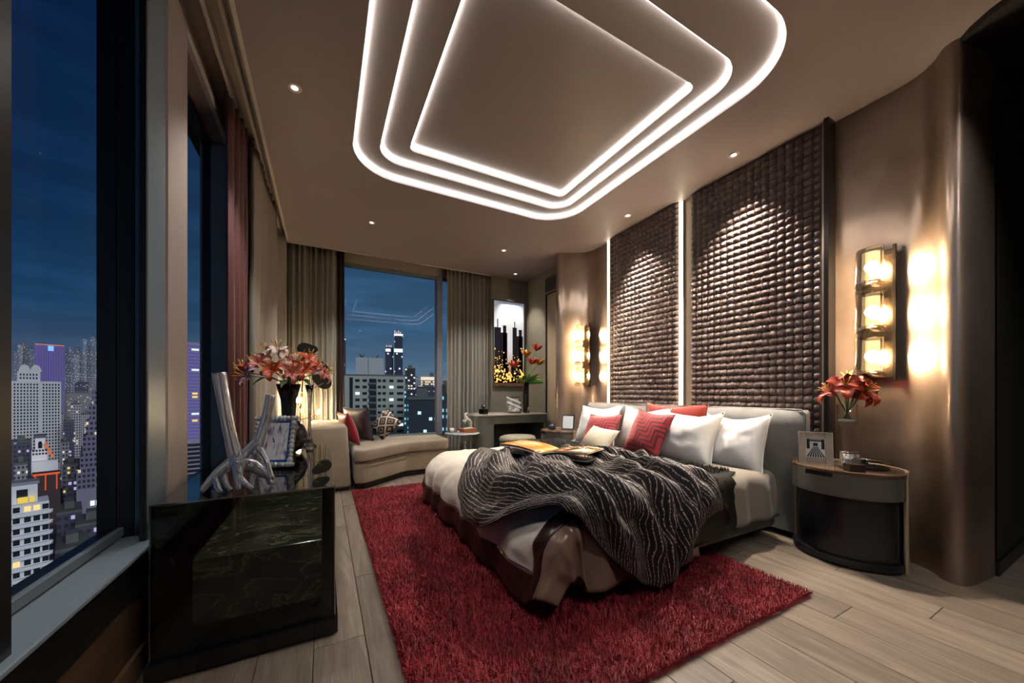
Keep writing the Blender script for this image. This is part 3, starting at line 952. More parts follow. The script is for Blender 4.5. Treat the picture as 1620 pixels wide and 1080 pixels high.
def key_material():
    m, N, L, b = new_mat('red_key_pattern')
    uv = N.new('ShaderNodeUVMap'); sp = N.new('ShaderNodeSeparateXYZ'); L.new(uv.outputs[0], sp.inputs[0])
    def M_(op, a, bb=None):
        n = N.new('ShaderNodeMath'); n.operation = op
        for i, q in enumerate((a, bb)):
            if q is None: continue
            if isinstance(q, (int, float)): n.inputs[i].default_value = q
            else: L.new(q, n.inputs[i])
        return n.outputs[0]
    # right-angled zigzag ribs
    aa_ = M_('ADD', sp.outputs[0], sp.outputs[1]); bb_ = M_('ADD', M_('SUBTRACT', sp.outputs[0], sp.outputs[1]), 2.0)
    g = M_('GREATER_THAN', M_('FRACT', M_('MULTIPLY', M_('ADD', aa_, M_('PINGPONG', bb_, .26)), 5.6)), .46)
    mx = N.new('ShaderNodeMix'); mx.data_type = 'RGBA'
    mx.inputs[6].default_value = (.075, .014, .016, 1); mx.inputs[7].default_value = (.34, .014, .030, 1)
    L.new(g, mx.inputs[0]); L.new(mx.outputs[2], b.inputs['Base Color'])
    b.inputs['Roughness'].default_value = .5; b.inputs['Sheen Weight'].default_value = .5; b.inputs['Sheen Tint'].default_value = (1, .4, .4, 1)
    bp = N.new('ShaderNodeBump'); bp.inputs['Strength'].default_value = .5; bp.inputs['Distance'].default_value = .006
    L.new(g, bp.inputs['Height']); L.new(bp.outputs[0], b.inputs['Normal'])
    return m
M_KEY = key_material()
M_REDP = mat('rust_red_velvet', (.30, .028, .018), .5, sheen=.4)
M_LUMB = mat('cream_knit', (.66, .60, .47), .75, bump=.6, bscale=120)
ZB = BZ + .03
pillow('pillow', 'white pillow at the near end of the headboard, closest to the nightstand with flowers', 'pillow', M_WHITE, 1.67, 2.76, ZB - .03, .52, .47, .22, math.radians(17), math.radians(-4), math.radians(-2), seed=1, ear=.11, crumple=1.5)
pillow('pillow', 'white pillow standing right of the larger red patterned cushion', 'pillow', M_WHITE, 2.00, 2.62, ZB - .01, .56, .47, .22, math.radians(20), math.radians(3), math.radians(2), seed=2, ear=.11, crumple=1.5)
pillow('pillow', 'white pillow half hidden behind the larger red patterned cushion', 'pillow', M_WHITE, 2.52, 2.70, ZB, .56, .47, .19, math.radians(18), seed=3, ear=.11, crumple=1.5)
pillow('pillow', 'white pillow at the far end of the headboard behind a red patterned cushion', 'pillow', M_WHITE, 3.12, 2.66, ZB, .60, .48, .20, math.radians(20), math.radians(5), math.radians(-2), seed=4, ear=.11, crumple=1.5)
pillow('pillow', 'rust-red velvet pillow against the middle of the headboard behind the white pillows', 'pillow', M_REDP, 2.27, 2.86, ZB + .04, .66, .45, .13, math.radians(9), seed=5)
pillow('cushion', 'larger red cushion with stepped key pattern in the middle of the bed', 'cushion', M_KEY, 2.30, 2.47, ZB + .01, .45, .45, .15, math.radians(24), math.radians(-6), math.radians(5), seed=6, crumple=.7, ear=.10)
pillow('cushion', 'smaller red key-patterned cushion at the far side of the bed', 'cushion', M_KEY, 2.90, 2.50, ZB + .01, .45, .40, .15, math.radians(30), math.radians(4), math.radians(-4), seed=7, crumple=.7, ear=.10)
pillow('lumbar_cushion', 'small cream oblong cushion in front of the red patterned cushions', 'cushion', M_LUMB, 2.66, 2.24, ZB + .035, .46, .27, .13, math.radians(38), math.radians(-10), math.radians(2), seed=8, crumple=.4)

# ---- open magazine on the throw
def page_mat(name, stops, scale):
    m, N, L, b = new_mat(name)
    tc = N.new('ShaderNodeTexCoord'); n = N.new('ShaderNodeTexNoise'); n.inputs['Scale'].default_value = scale; n.inputs['Detail'].default_value = 3
    L.new(tc.outputs['Generated'], n.inputs['Vector'])
    cr = N.new('ShaderNodeValToRGB'); set_ramp(cr, stops); L.new(n.outputs[0], cr.inputs[0]); L.new(cr.outputs[0], b.inputs['Base Color'])
    b.inputs['Roughness'].default_value = .25
    return m
mag = thing('open_magazine', 'large open magazine with orange photo pages lying on the bed', 'magazine', (1.47, 2.20, .615), math.radians(-65))
mag.scale = (1.0, .92, 1.0)
# local x: across the spread, local y: page height
def page(sg, lift):
    def fn(u, v):
        a = u * .36
        return (sg * a, (v - .5) * .30, lift + .045 * math.sin(min(1, u * 1.1) * PI * .55) * (1 - .45 * u) + .012 * u)
    return fn
pm1 = page_mat('orange_photo_page', [(.35, (.75, .24, .045)), (.5, (.85, .42, .14)), (.62, (.92, .70, .42)), (.75, (.45, .14, .04))], 1.8)
pm2 = page_mat('dark_photo_page', [(.38, (.02, .015, .015)), (.5, (.62, .22, .06)), (.58, (.80, .55, .34)), (.66, (.05, .03, .03))], 2.4)
solid(MB().grid(page(-1, .012), 16, 4).build('page', pm1, mag), .003)
solid(MB().grid(page(1, .012), 16, 4).build('page', pm2, mag), .003)
solid(MB().grid(page(-1, .0), 16, 4).build('page_block', mat('paper_edge', (.55, .52, .47), .6), mag), .008, 1)
solid(MB().grid(page(1, .0), 16, 4).build('page_block', MATS['paper_edge'], mag), .008, 1)
MB().box(-.37, .37, -.155, .155, -.012, -.004, .002, 1).build('cover', mat('magazine_cover', (.03, .03, .035), .25), mag)
# ================================================================== shared furniture materials
M_GOLD = mat('polished_brass', (.72, .50, .22), .16, metal=1)
M_CHROME = mat('chrome', (.75, .74, .72), .10, metal=1)
M_CLEAR = mat('clear_crystal', (.97, .98, 1.0), .02, trans=1.0, ior=1.48)
M_THINGLASS = pane_mat('thin_clear_glass', (.985, .99, .99), .9)
M_GLOSSBLACK = mat('gloss_black', (.006, .006, .007), .06, spec=.6)
M_STEM = mat('green_stem', (.10, .20, .05), .45)
def bevel_prism(poly, z0, z1, bev, seg=3):
    bm = bmesh.new()
    lo = [bm.verts.new((x, y, z0)) for x, y in poly]; hi = [bm.verts.new((x, y, z1)) for x, y in poly]
    n = len(poly)
    bm.faces.new(lo[::-1]); bm.faces.new(hi)
    for i in range(n): bm.faces.new((lo[i], lo[(i + 1) % n], hi[(i + 1) % n], hi[i]))
    bmesh.ops.recalc_face_normals(bm, faces=bm.faces[:])
    bmesh.ops.bevel(bm, geom=bm.edges[:], offset=bev, segments=seg, profile=.5, affect='EDGES', clamp_overlap=True)
    return MB().bm(bm, True)

# ================================================================== CURTAINS
def curtain(label, m_, p0, p1, z0, z1, waves, amp, seed, name='curtain'):
    a, b = Vector((*p0, 0)), Vector((*p1, 0))
    c = (a + b) / 2
    d = (b - a); L_ = d.length; d.normalize(); nrm = Vector((-d.y, d.x, 0))
    t = thing(name, label, 'curtain', (c.x, c.y, z0))
    def fn(u, v):
        ph = 2 * PI * waves * (u + .012 * math.sin(u * 23 + seed) + .006 * fb(u * 6, v * 2, seed))
        k = amp * (.75 + .35 * (1 - v)) * (1 + .3 * math.sin(u * 11 + seed))
        off = k * math.sin(ph) + .3 * k * math.sin(2 * ph + seed)
        p = a + d * L_ * u + nrm * off - c
        return (p.x + .004 * fb(u * 9, v * 6, seed), p.y, v * (z1 - z0))
    o = MB().grid(fn, int(waves * 14), 18).build('curtain_fabric', m_, t); solid(o, .003)
    rail = MB().tube([a - c + Vector((0, 0, z1 - z0 + .012)), b - c + Vector((0, 0, z1 - z0 + .012))], .010, 8).build('curtain_track', MATS['white_trim'], t)
    n = max(2, int(waves))
    return t
M_BEIGEC = mat('beige_curtain', (.40, .335, .26), .6, sheen=.25, bump=.1, bscale=300)
M_GREYC = mat('taupe_grey_curtain', (.30, .285, .245), .6, sheen=.25, bump=.1, bscale=300)
M_BURG = mat('burgundy_brown_curtain', (.11, .032, .026), .45, sheen=.3)
M_SHEER = mat('dark_brown_sheer', (.035, .022, .018), .5)
curtain('taupe curtain left of the back window behind the lamp', M_GREYC, (-.41, 5.52), (.155, 5.52), .02, 3.06, 8.5, .032, 1)
curtain('dark sheer curtain edge beside the back window glass', M_SHEER, (.165, 5.585), (.262, 5.585), .02, 3.06, 2, .018, 2)
curtain('grey-taupe curtain between the back window and the desk', M_GREYC, (1.735, 5.50), (2.44, 5.50), .02, 3.06, 10, .034, 3)
curtain('burgundy-brown curtain hanging beside the second left window', M_BURG, (-.565, 2.98), (-.525, 3.34), .02, 3.06, 3.5, .026, 4)
curtain('dark brown sheer curtain beyond the burgundy curtain', M_SHEER, (-.56, 3.37), (-.555, 3.60), .02, 3.06, 3, .02, 5)
curtain('beige curtain at the far end of the left window wall', M_BEIGEC, (-.50, 3.52), (-.475, 4.75), .02, 3.06, 9, .030, 6)

# ================================================================== SCONCES
def crystal_material():
    m, N, L, b = new_mat('sconce_crystal')
    b.inputs['Base Color'].default_value = (1.0, .96, .90, 1); b.inputs['Roughness'].default_value = .10
    b.inputs['Transmission Weight'].default_value = 1; b.inputs['IOR'].default_value = 1.42
    tr = N.new('ShaderNodeBsdfTransparent'); tr.inputs[0].default_value = (1, .97, .92, 1)
    x = N.new('ShaderNodeMixShader'); x.inputs[0].default_value = .45
    L.new(tr.outputs[0], x.inputs[1]); L.new(b.outputs[0], x.inputs[2]); L.new(x.outputs[0], N['Material Output'].inputs[0])
    return m
M_CRYST = crystal_material()
M_BULB = emission('sconce_bulb', (1.0, .75, .50), 900.0)
def glow_tube_material():  # glowing inner tube added so the crystal tiers fill with gold
    m, N, L, b = new_mat('sconce_glow_tube')
    e = N.new('ShaderNodeEmission'); e.inputs[0].default_value = (1.0, .70, .34, 1); e.inputs[1].default_value = 3.0
    tr = N.new('ShaderNodeBsdfTransparent'); tr.inputs[0].default_value = (1, .95, .85, 1)
    x = N.new('ShaderNodeMixShader'); x.inputs[0].default_value = .35
    L.new(tr.outputs[0], x.inputs[1]); L.new(e.outputs[0], x.inputs[2]); L.new(x.outputs[0], N['Material Output'].inputs[0])
    return m
M_GLOWTUBE = glow_tube_material()
def sconce(label, x, y, mirror):
    t = thing('wall_sconce', label, 'wall lamp', (x, y, 1.13), 0, 'crystal wall sconces')
    MB().box(.06, .072, -.075, .075, .02, .84, .003, 1).build('back_plate', mat('sconce_bronze_plate', (.26, .18, .11), .22, metal=1), t)
    MB().box(.05, .064, -.082 * mirror - .008, -.082 * mirror + .008, 0, .865, .002, 1).build('side_bar', mat('sconce_dark_bar', (.05, .035, .025), .25, metal=.8), t)
    for k in range(3):
        z0 = .02 + k * .285
        s = MB()
        # a slab of crystal whose lower lip scoops outwards
        s.grid(lambda u, v, z0=z0: ((-.062 - .02 * (1 - v) ** 3 + .012 * math.cos(u * PI * 2), (u - .5) * .13, z0 + .03 + v * .225)), 10, 8)
        tier = s.build('crystal_shade', M_CRYST, t); solid(tier, .012)
        lip = MB()
        for q in (-1, 1):
            lip.add([(-.095, q * .004, z0 + .028), (-.095, q * .064, z0 + .006), (-.02, q * .064, z0 + .0), (-.02, q * .004, z0 + .012),
                     (-.085, q * .010, z0 + .048), (-.080, q * .058, z0 + .040), (-.02, q * .058, z0 + .030), (-.02, q * .010, z0 + .040)],
                    [(0, 3, 2, 1), (4, 5, 6, 7), (0, 1, 5, 4), (1, 2, 6, 5), (2, 3, 7, 6), (3, 0, 4, 7)])
        lip.build('crystal_lip', M_CRYST, t)
        MB().tube([(-.012, 0, z0 + .05), (-.012, 0, z0 + .235)], .034, 16).build('added_glow_tube', M_GLOWTUBE, t)
        MB().tube([(.05, 0, z0 + .20), (.0, 0, z0 + .20), (-.01, 0, z0 + .175)], .006).build('bulb_holder', M_GOLD, t)
        MB().sphere((-.012, 0, z0 + .135), .024, 12, 8, sz=1.7).build('bulb', M_BULB, t)
    return t
sconce('large crystal wall sconce with three lit tiers on the near bronze wall', 3.135, .955, 1)
sconce('crystal wall sconce with three lit tiers on the far bronze wall', 3.10, 3.84, 1)

# ================================================================== CONSOLE UNDER THE WINDOW
def marble_material():
    m, N, L, b = new_mat('black_gold_marble')
    tc = N.new('ShaderNodeTexCoord')
    mp = N.new('ShaderNodeMapping'); mp.inputs['Rotation'].default_value = (0, 0, .9); mp.inputs['Scale'].default_value = (1, 2.4, 1.5)
    L.new(tc.outputs['Object'], mp.inputs[0])
    n = N.new('ShaderNodeTexNoise'); n.inputs['Scale'].default_value = 3.4; n.inputs['Detail'].default_value = 8; n.inputs['Distortion'].default_value = 1.4
    L.new(mp.outputs[0], n.inputs['Vector'])
    s = N.new('ShaderNodeMath'); s.operation = 'SUBTRACT'; s.inputs[1].default_value = .5; L.new(n.outputs[0], s.inputs[0])
    a = N.new('ShaderNodeMath'); a.operation = 'ABSOLUTE'; L.new(s.outputs[0], a.inputs[0])
    cr = N.new('ShaderNodeValToRGB'); set_ramp(cr, [(0, (.20, .195, .13)), (.005, (.075, .074, .045)), (.018, (.028, .029, .021)), (.08, (.018, .019, .016))])
    L.new(a.outputs[0], cr.inputs[0])
    n2 = N.new('ShaderNodeTexNoise'); n2.inputs['Scale'].default_value = 5; n2.inputs['Detail'].default_value = 6; L.new(mp.outputs[0], n2.inputs['Vector'])
    c2 = N.new('ShaderNodeValToRGB'); set_ramp(c2, [(.45, (.0, .0, .0)), (.8, (.10, .10, .065))]); L.new(n2.outputs[0], c2.inputs[0])
    mx = N.new('ShaderNodeMix'); mx.data_type = 'RGBA'; mx.blend_type = 'ADD'; mx.inputs[0].default_value = 1
    L.new(cr.outputs[0], mx.inputs[6]); L.new(c2.outputs[0], mx.inputs[7]); L.new(mx.outputs[2], b.inputs['Base Color'])
    b.inputs['Roughness'].default_value = .12
    return m
CX0, CX1, CY0, CY1, CZ = -.555, .043, 1.75, 3.27, .645
con = thing('display_console', 'low black glass display console with marble block inside along the windows', 'console', ((CX0 + CX1) / 2, (CY0 + CY1) / 2, 0))
cx, cy = con.location.x, con.location.y
def cb(name, x0, x1, y0, y1, z0, z1, m_, bev=0, par=con):
    return MB().box(x0 - cx, x1 - cx, y0 - cy, y1 - cy, z0, z1, bev, 1).build(name, m_, par)
M_SMOKE = pane_mat('smoked_glass', (.80, .82, .80), 1.0)
M_SMOKETOP = pane_mat('smoked_glass_top', (.88, .90, .86), 2.4, ior=1.55)
cb('plinth', CX0 - .012, CX1 + .012, CY0 - .02, CY1 + .01, .012, .075, M_GLOSSBLACK, .003)
for yy in (CY0 + .06, CY1 - .06): cb('foot', CX0 + .05, CX1 - .05, yy - .02, yy + .02, 0, .012, M_BLACK)
cb('glass_front', CX0, CX1, CY0, CY0 + .008, .075, CZ - .008, M_SMOKE)
cb('glass_side', CX1 - .008, CX1, CY0 + .008, CY1 - .008, .075, CZ - .008, M_SMOKE)
cb('rear_panel', CX0, CX0 + .012, CY0 + .008, CY1 - .008, .075, CZ - .008, M_GLOSSBLACK)
cb('end_panel', CX0, CX1, CY1 - .008, CY1, .075, CZ - .008, M_GLOSSBLACK)
cb('glass_top', CX0, CX1, CY0, CY1, CZ - .008, CZ, M_SMOKETOP)
cb('edge_trim', CX0 - .001, CX1 + .001, CY0 - .002, CY0, CZ - .004, CZ + .001, M_CHROME)
cb('edge_trim', CX1, CX1 + .002, CY0, CY1, CZ - .004, CZ + .001, M_CHROME)
cb('edge_trim', CX1 - .001, CX1 + .002, CY0 - .002, CY0 + .001, .075, CZ, M_CHROME)
cb('edge_trim', CX0 - .002, CX0 + .001, CY0 - .002, CY0 + .001, .075, CZ, mat('dim_chrome', (.30, .32, .34), .2, metal=1))
cb('marble_block', -.462, -.008, 1.85, 3.18, .12, .385, marble_material(), .003)
cb('block_stand', -.42, -.05, 1.95, 3.1, .075, .12, M_BLACK)

# ---- crystal branch sculpture
def chain(mb, pts, rads, n=10):
    V = [Vector(p) for p in pts]
    P, R = [], []
    m = len(V)
    for i in range(m - 1):
        p0, p1, p2, p3 = V[max(0, i - 1)], V[i], V[i + 1], V[min(m - 1, i + 2)]
        for k in range(6):
            t = k / 6
            P.append(.5 * ((2 * p1) + (p2 - p0) * t + (2 * p0 - 5 * p1 + 4 * p2 - p3) * t * t + (3 * p1 - p0 - 3 * p2 + p3) * t ** 3))
            R.append(rads[i] * (1 - t) + rads[i + 1] * t)
    P.append(V[-1]); R.append(rads[-1])
    mb.tube(P, R, n)
M_ACRYL = mat('cast_acrylic', (.97, .98, 1.0), .13, trans=.90, ior=1.46, spec=.9, bump=.4, bscale=22, bstretch=(1, 1, .25))
t = thing('acrylic_sculpture', 'clear acrylic branching sculpture standing on the black console', 'sculpture', (-.335, 1.90, CZ + .002))
mb = MB(); chain(mb, [(.010, 0, .10), (-.012, .005, .20), (-.035, .01, .34), (-.055, .01, .49)], [.032, .024, .023, .026], 12); mb.build('tall_branch', M_ACRYL, t)
mb = MB(); chain(mb, [(.050, .02, .10), (.075, .02, .17), (.105, .02, .28), (.125, .02, .395)], [.022, .022, .018, .019], 12); mb.build('short_branch', M_ACRYL, t)
for i, (pts, rr_) in enumerate(((((.01, 0, .12), (-.05, -.03, .075), (-.10, -.06, .008)), (.03, .019, .010)),
                  (((.01, 0, .10), (.07, -.02, .09), (.13, -.03, .03)), (.030, .028, .010)),
                  (((.01, .0, .11), (.02, -.05, .06), (.03, -.09, .008)), (.030, .017, .010)),
                  (((.06, .02, .16), (.10, .01, .08), (.13, -.03, .008)), (.020, .013, .009)),
                  (((.06, .02, .15), (.10, .05, .09), (.13, .08, .008)), (.018, .012, .008)),
                  (((-.04, -.01, .08), (-.02, -.05, .03), (.0, -.075, .008)), (.014, .011, .009)),
                  (((.09, .02, .12), (.07, -.02, .06), (.065, -.06, .008)), (.012, .011, .008)),
                  (((-.02, .02, .10), (-.06, .05, .05), (-.09, .07, .008)), (.016, .012, .009)),
                  (((.075, .02, .17), (.11, -.01, .12), (.135, -.04, .035)), (.014, .011, .009)),
                  (((-.06, -.035, .06), (-.045, -.07, .03), (-.03, -.095, .008)), (.012, .012, .010)),
                  (((.075, .02, .19), (.045, .01, .16), (.02, 0, .12)), (.018, .016, .022)),
                  (((.03, -.06, .05), (.05, -.08, .03), (.075, -.095, .008)), (.013, .012, .010)))):
    mb = MB(); chain(mb, pts, rr_, 9); mb.build('root', M_ACRYL, t)

# ---- crystal-beaded photo frame
M_BEAD = mat('crystal_bead', (.96, .97, 1.0), .03, trans=.5, ior=1.6, spec=.9)
def photo_mat(name, stops, scale, emit=0, rough=.2, stretch=(1, 1, 1)):
    m, N, L, b = new_mat(name)
    tc = N.new('ShaderNodeTexCoord'); mp = N.new('ShaderNodeMapping'); mp.inputs['Scale'].default_value = stretch
    L.new(tc.outputs['Generated'], mp.inputs[0])
    n = N.new('ShaderNodeTexNoise'); n.inputs['Scale'].default_value = scale; n.inputs['Detail'].default_value = 4; L.new(mp.outputs[0], n.inputs['Vector'])
    cr = N.new('ShaderNodeValToRGB'); set_ramp(cr, stops); L.new(n.outputs[0], cr.inputs[0]); L.new(cr.outputs[0], b.inputs['Base Color'])
    b.inputs['Roughness'].default_value = rough
    return m
t = thing('crystal_photo_frame', 'photo frame edged with crystal beads behind the acrylic sculpture', 'picture frame', (-.245, 2.30, CZ + .002), math.radians(-18))
W_, H_ = .10, .27
lean = Matrix.Rotation(math.radians(-14), 4, 'X')
fb_ = MB().box(-W_, W_, -.006, .006, .012, H_ + .01, .003, 1).xf(lean).build('frame_back', M_CHROME, t)
MB().box(-W_ + .035, W_ - .035, -.009, -.0065, .045, H_ - .025).xf(lean).build('photo', photo_mat('pale_photo', [(.33, (.20, .14, .26)), (.45, (.70, .66, .72)), (.6, (.90, .88, .90)), (.72, (.30, .20, .20))], 2.2, stretch=(3, 1, 1)), t)
mb = MB()
nb = 0
rb = random.Random(2)
for k in range(11):
    for (px, pz) in ((-W_ + k * (2 * W_ / 10), .018), (-W_ + k * (2 * W_ / 10), H_), (-W_ + .012, .018 + k * (H_ - .02) / 10), (W_ - .012, .018 + k * (H_ - .02) / 10)):
        mb.sphere((px, -.014, pz), .0135, 6, 4, sx=1 + .2 * rb.random(), sz=.9 + .4 * rb.random())
mb.xf(lean).build('bead_border', M_BEAD, t)
MB().tube([(0, .01, H_ * .6), (0, .12, .003)], .004).build('strut', M_CHROME, t)

# ---- flowers
def petal_mesh(name, length, width, curl, m_, n=6):
    def fn(u, v):
        w = width * math.sin(PI * min(1, .08 + .92 * u)) ** .75 * (1 - .25 * u)
        a = u * curl
        r = length / max(.2, curl)
        x = r * math.sin(a) if curl > .05 else u * length
        z = r * (1 - math.cos(a))
        q = (v - .5) * 2
        return (u * length * .15 + x * .85, q * w / 2 + .004 * math.sin(u * 9) * q, length * .55 * math.sin(u * PI * .55) - z * .75 + abs(q) ** 2 * w * .22)
    me = MB().grid(fn, n, 4).mesh(name); me.materials.append(m_)
    return me
def flower(label, cat, group, loc, tilt, az, pm, stamen_m, scale=1.0, name='lily', np_=6):
    t = thing(name, label, cat, loc, 0, group)
    t.rotation_euler = (Matrix.Rotation(az, 3, 'Z') @ Matrix.Rotation(tilt, 3, 'Y')).to_euler()
    t.scale = (scale,) * 3
    for k in range(np_):
        mesh_obj('petal', pm[k % len(pm)], t, (0, 0, 0), (0, 0, 2 * PI * k / np_ + (.15 if k % 2 else 0)))
    mb = MB()
    for k in range(5):
        a = 2 * PI * k / 5
        mb.tube([(0, 0, .005), (.012 * math.cos(a), .012 * math.sin(a), .04), (.022 * math.cos(a), .022 * math.sin(a), .065)], [.0012, .0012, .0028], 5)
    mb.build('stamen', stamen_m, t)
    return t
def add_stem(fo, pts, r):
    M = Matrix.LocRotScale(fo.location, fo.rotation_euler, fo.scale).inverted()
    MB().tube([M @ Vector(q) for q in pts], r / fo.scale[0], 5).build('stem', M_STEM, fo)
M_PINK = mat('coral_pink_petal', (.66, .20, .16), .42, var=.35, vscale=9, sheen=.2)
M_PALE = mat('pale_blush_petal', (.80, .62, .52), .45, var=.2, vscale=9, sheen=.2)
M_ORANGE = mat('orange_red_petal', (.70, .13, .055), .4, var=.3, vscale=10)
M_LILAC = mat('lilac_pink_petal', (.46, .27, .38), .45, var=.25, vscale=9)
M_STAM = mat('yellow_stamen', (.62, .34, .06), .5)
PET = {k: [petal_mesh('petal', .085, .036, 1.5, m_), petal_mesh('petal', .078, .030, 1.8, m_)] for k, m_ in (('pink', M_PINK), ('pale', M_PALE), ('orange', M_ORANGE), ('lilac', M_LILAC))}
# black globe vase and tall clear vase on the console
v1 = thing('black_globe_vase', 'round smoked black glass vase with narrow neck on the console', 'vase', (-.215, 2.92, CZ))
MB().lathe([(.055, 0), (.075, .012), (.112, .07), (.118, .115), (.095, .175), (.055, .215), (.042, .25), (.048, .36), (.075, .47), (.070, .47), (.042, .355), (.036, .25), (.05, .21), (.09, .17), (.112, .115), (.10, .06), (.06, .02), (.0001, .016)], 32).build('vase_body', mat('smoky_black_glass', (.05, .05, .045), .04, trans=.55, ior=1.45), v1)
v2 = thing('tall_clear_vase', 'tall slim clear glass vase with trumpet foot at the far end of the console', 'vase', (-.095, 3.13, CZ))
MB().lathe([(.048, 0), (.050, .006), (.030, .018), (.016, .06), (.011, .14), (.0105, .28), (.016, .40), (.030, .47), (.026, .47), (.012, .39), (.0065, .27), (.006, .12), (.0001, .06)], 24).build('vase_body', M_CLEAR, v2)
fl = [((-.44, 2.86, 1.185), 'orange', .75, 2.7), ((-.42, 2.82, 1.16), 'lilac', 1.25, 3.6), ((-.37, 2.84, 1.24), 'pink', .9, 4.2), ((-.33, 2.92, 1.30), 'pale', .45, 3.6),
      ((-.27, 2.84, 1.315), 'pale', .35, 4.6), ((-.30, 2.80, 1.20), 'orange', 1.15, 4.6), ((-.22, 2.90, 1.27), 'pale', .7, 4.9), ((-.17, 2.88, 1.245), 'pink', .8, 4.9), ((-.19, 2.80, 1.185), 'pink', 1.2, 5.0),
      ((-.10, 2.90, 1.275), 'orange', .7, 5.4), ((-.06, 2.87, 1.22), 'pink', .95, 5.5), ((-.02, 2.92, 1.19), 'pink', 1.15, 5.9), ((-.12, 2.83, 1.205), 'orange', 1.0, 4.6)]
cn = {'pink': 'coral pink', 'pale': 'pale blush', 'orange': 'orange-red', 'lilac': 'lilac pink'}
flab = ['orange-red lily at the far left end of the console bouquet', 'lilac pink lily low on the left of the console bouquet', 'coral pink lily left of the centre of the console bouquet', 'pale blush lily at the upper left of the console bouquet',
        'topmost pale blush lily of the console bouquet', 'orange-red lily low in the middle-left of the console bouquet', 'pale blush lily in the upper middle of the console bouquet', 'coral pink lily in the middle of the console bouquet', 'lowest coral pink lily in the centre of the console bouquet',
        'orange-red lily at the upper right of the console bouquet', 'coral pink lily on the right of the console bouquet', 'coral pink lily at the far right end of the console bouquet', 'orange-red lily low on the right of the console bouquet']
for (p, c, tl, az), lab in zip(fl, flab):
    fo = flower(lab, 'flower', 'lilies of the console bouquet', p, tl, az, PET[c], M_STAM, 1.42)
    hub = Vector((-.215, 2.92, CZ + .465))
    pv = Vector(p)
    add_stem(fo, [pv, pv * .45 + hub * .55 + Vector((0, 0, .02)), hub, Vector((-.215, 2.92, CZ + .30))], .003)
leafm = mat('dark_leaf', (.03, .07, .025), .4)
for k, (p, a) in enumerate((((-.28, 2.86, 1.14), 3.9), ((-.15, 2.87, 1.13), 5.2), ((-.22, 2.84, 1.12), 4.6))):
    def fn(u, v, a=a):
        q = (v - .5) * 2; w = .045 * math.sin(PI * min(1, u + .02))
        return (math.cos(a) * u * .16 - math.sin(a) * q * w / 2, math.sin(a) * u * .16 + math.cos(a) * q * w / 2, .03 * math.sin(u * PI) - .04 * u + abs(q) * .006)
    o = MB().grid(fn, 8, 3).build('bouquet_leaf', leafm, None, p); solid(o, .0015)
    tag(o, ('left', 'right', 'middle')[k] + ' dark green leaf hanging under the console lily bouquet', 'leaf', 'leaves of the console bouquet')

# ---- floor lamp with black leaf shades
lamp = thing('leaf_floor_lamp', 'brass lamp with black leaf-shaped shades and two bare bulbs by the curtain', 'floor lamp', (-.275, 5.30, 0))
MB().lathe([(.10, 0), (.10, .018), (.02, .03), (.012, .05)], 28).build('base', M_BLACK, lamp)
MB().tube([(0, 0, .04), (.01, 0, .8), (.04, .01, 1.25), (.06, 0, 1.62)], .008).build('stem', M_GOLD, lamp)
M_LBULB = emission('lamp_bulb', (1.0, .70, .38), 800.0)
for (bx, bz, pw) in ((-.01, .965, 65), (.225, .815, 26)):
    MB().tube([(.012, 0, bz - .10), (bx * .6, -.02, bz - .07), (bx, -.03, bz - .03)], .005).build('arm', M_GOLD, lamp)
    MB().sphere((bx, -.03, bz), .026 if bx < 0 else .019, 14, 10, sz=1.25).build('bulb', M_LBULB, lamp)
def leaf_disc(c, r, ang, tip):
    mb = MB()
    pts = []
    for k in range(20):
        a = 2 * PI * k / 20
        rr_ = r * (1 + .75 * max(0, math.cos(a)) ** 6)
        x, z = rr_ * math.cos(a), rr_ * math.sin(a) * .9
        pts.append((c[0] + x * math.cos(ang) - z * math.sin(ang), c[2] + x * math.sin(ang) + z * math.cos(ang)))
    n = len(pts)
    vs = [(x, c[1] - .003 + tip, z) for x, z in pts] + [(x, c[1] + .003 + tip, z) for x, z in pts]
    mb.add(vs, [tuple(range(n)), tuple(range(2 * n - 1, n - 1, -1))] + [(i, n + i, n + (i + 1) % n, (i + 1) % n) for i in range(n)])
    return mb
M_LEAFBLK = mat('matt_black_metal', (.008, .008, .008), .35)
for c, r, ang in (((.06, 0, 1.62), .088, 0), ((.22, -.02, 1.40), .08, -.4), ((.28, 0, 1.19), .092, 2.6), ((-.06, .01, 1.28), .085, 2.0)):
    leaf_disc(c, r, ang, 0).build('leaf_shade', M_LEAFBLK, lamp)
    MB().tube([(.012, 0, c[2] - .14), (c[0] * .6, c[1], c[2] - .07), (c[0], c[1], c[2])], .004).build('arm', M_GOLD, lamp)

# ================================================================== SOFA
M_SOFA = mat('beige_chenille', (.36, .295, .215), .75, sheen=.4, var=.10, vscale=5, bump=.3, bscale=200)
SX, SY = .80, 4.80
sofa = thing('chaise_sofa', 'beige angular chaise sofa with one tall arm under the back window', 'sofa', (SX, SY, 0))
def sp_(pts): return [(x - SX, y - SY) for x, y in pts]
seat_poly = [(.29, 4.20), (.36, 4.16), (.44, 4.18), (.93, 4.58), (1.44, 4.62), (1.50, 4.68), (1.50, 5.20), (1.45, 5.26), (.29, 5.26)]
bevel_prism(sp_(seat_poly), .300, .445, .030).build('seat_cushion', M_SOFA, sofa)
bevel_prism(sp_([(.295, 4.225), (.37, 4.185), (.44, 4.205), (.92, 4.60), (1.43, 4.645), (1.475, 4.69), (1.475, 5.18), (1.43, 5.24), (.295, 5.24)]), .065, .288, .022).build('sofa_base', M_SOFA, sofa)
bevel_prism(sp_([(.32, 4.26), (.40, 4.24), (.91, 4.66), (1.42, 4.70), (1.42, 5.2), (.32, 5.2)]), .0, .07, .004, 1).build('plinth', M_BLACK, sofa)
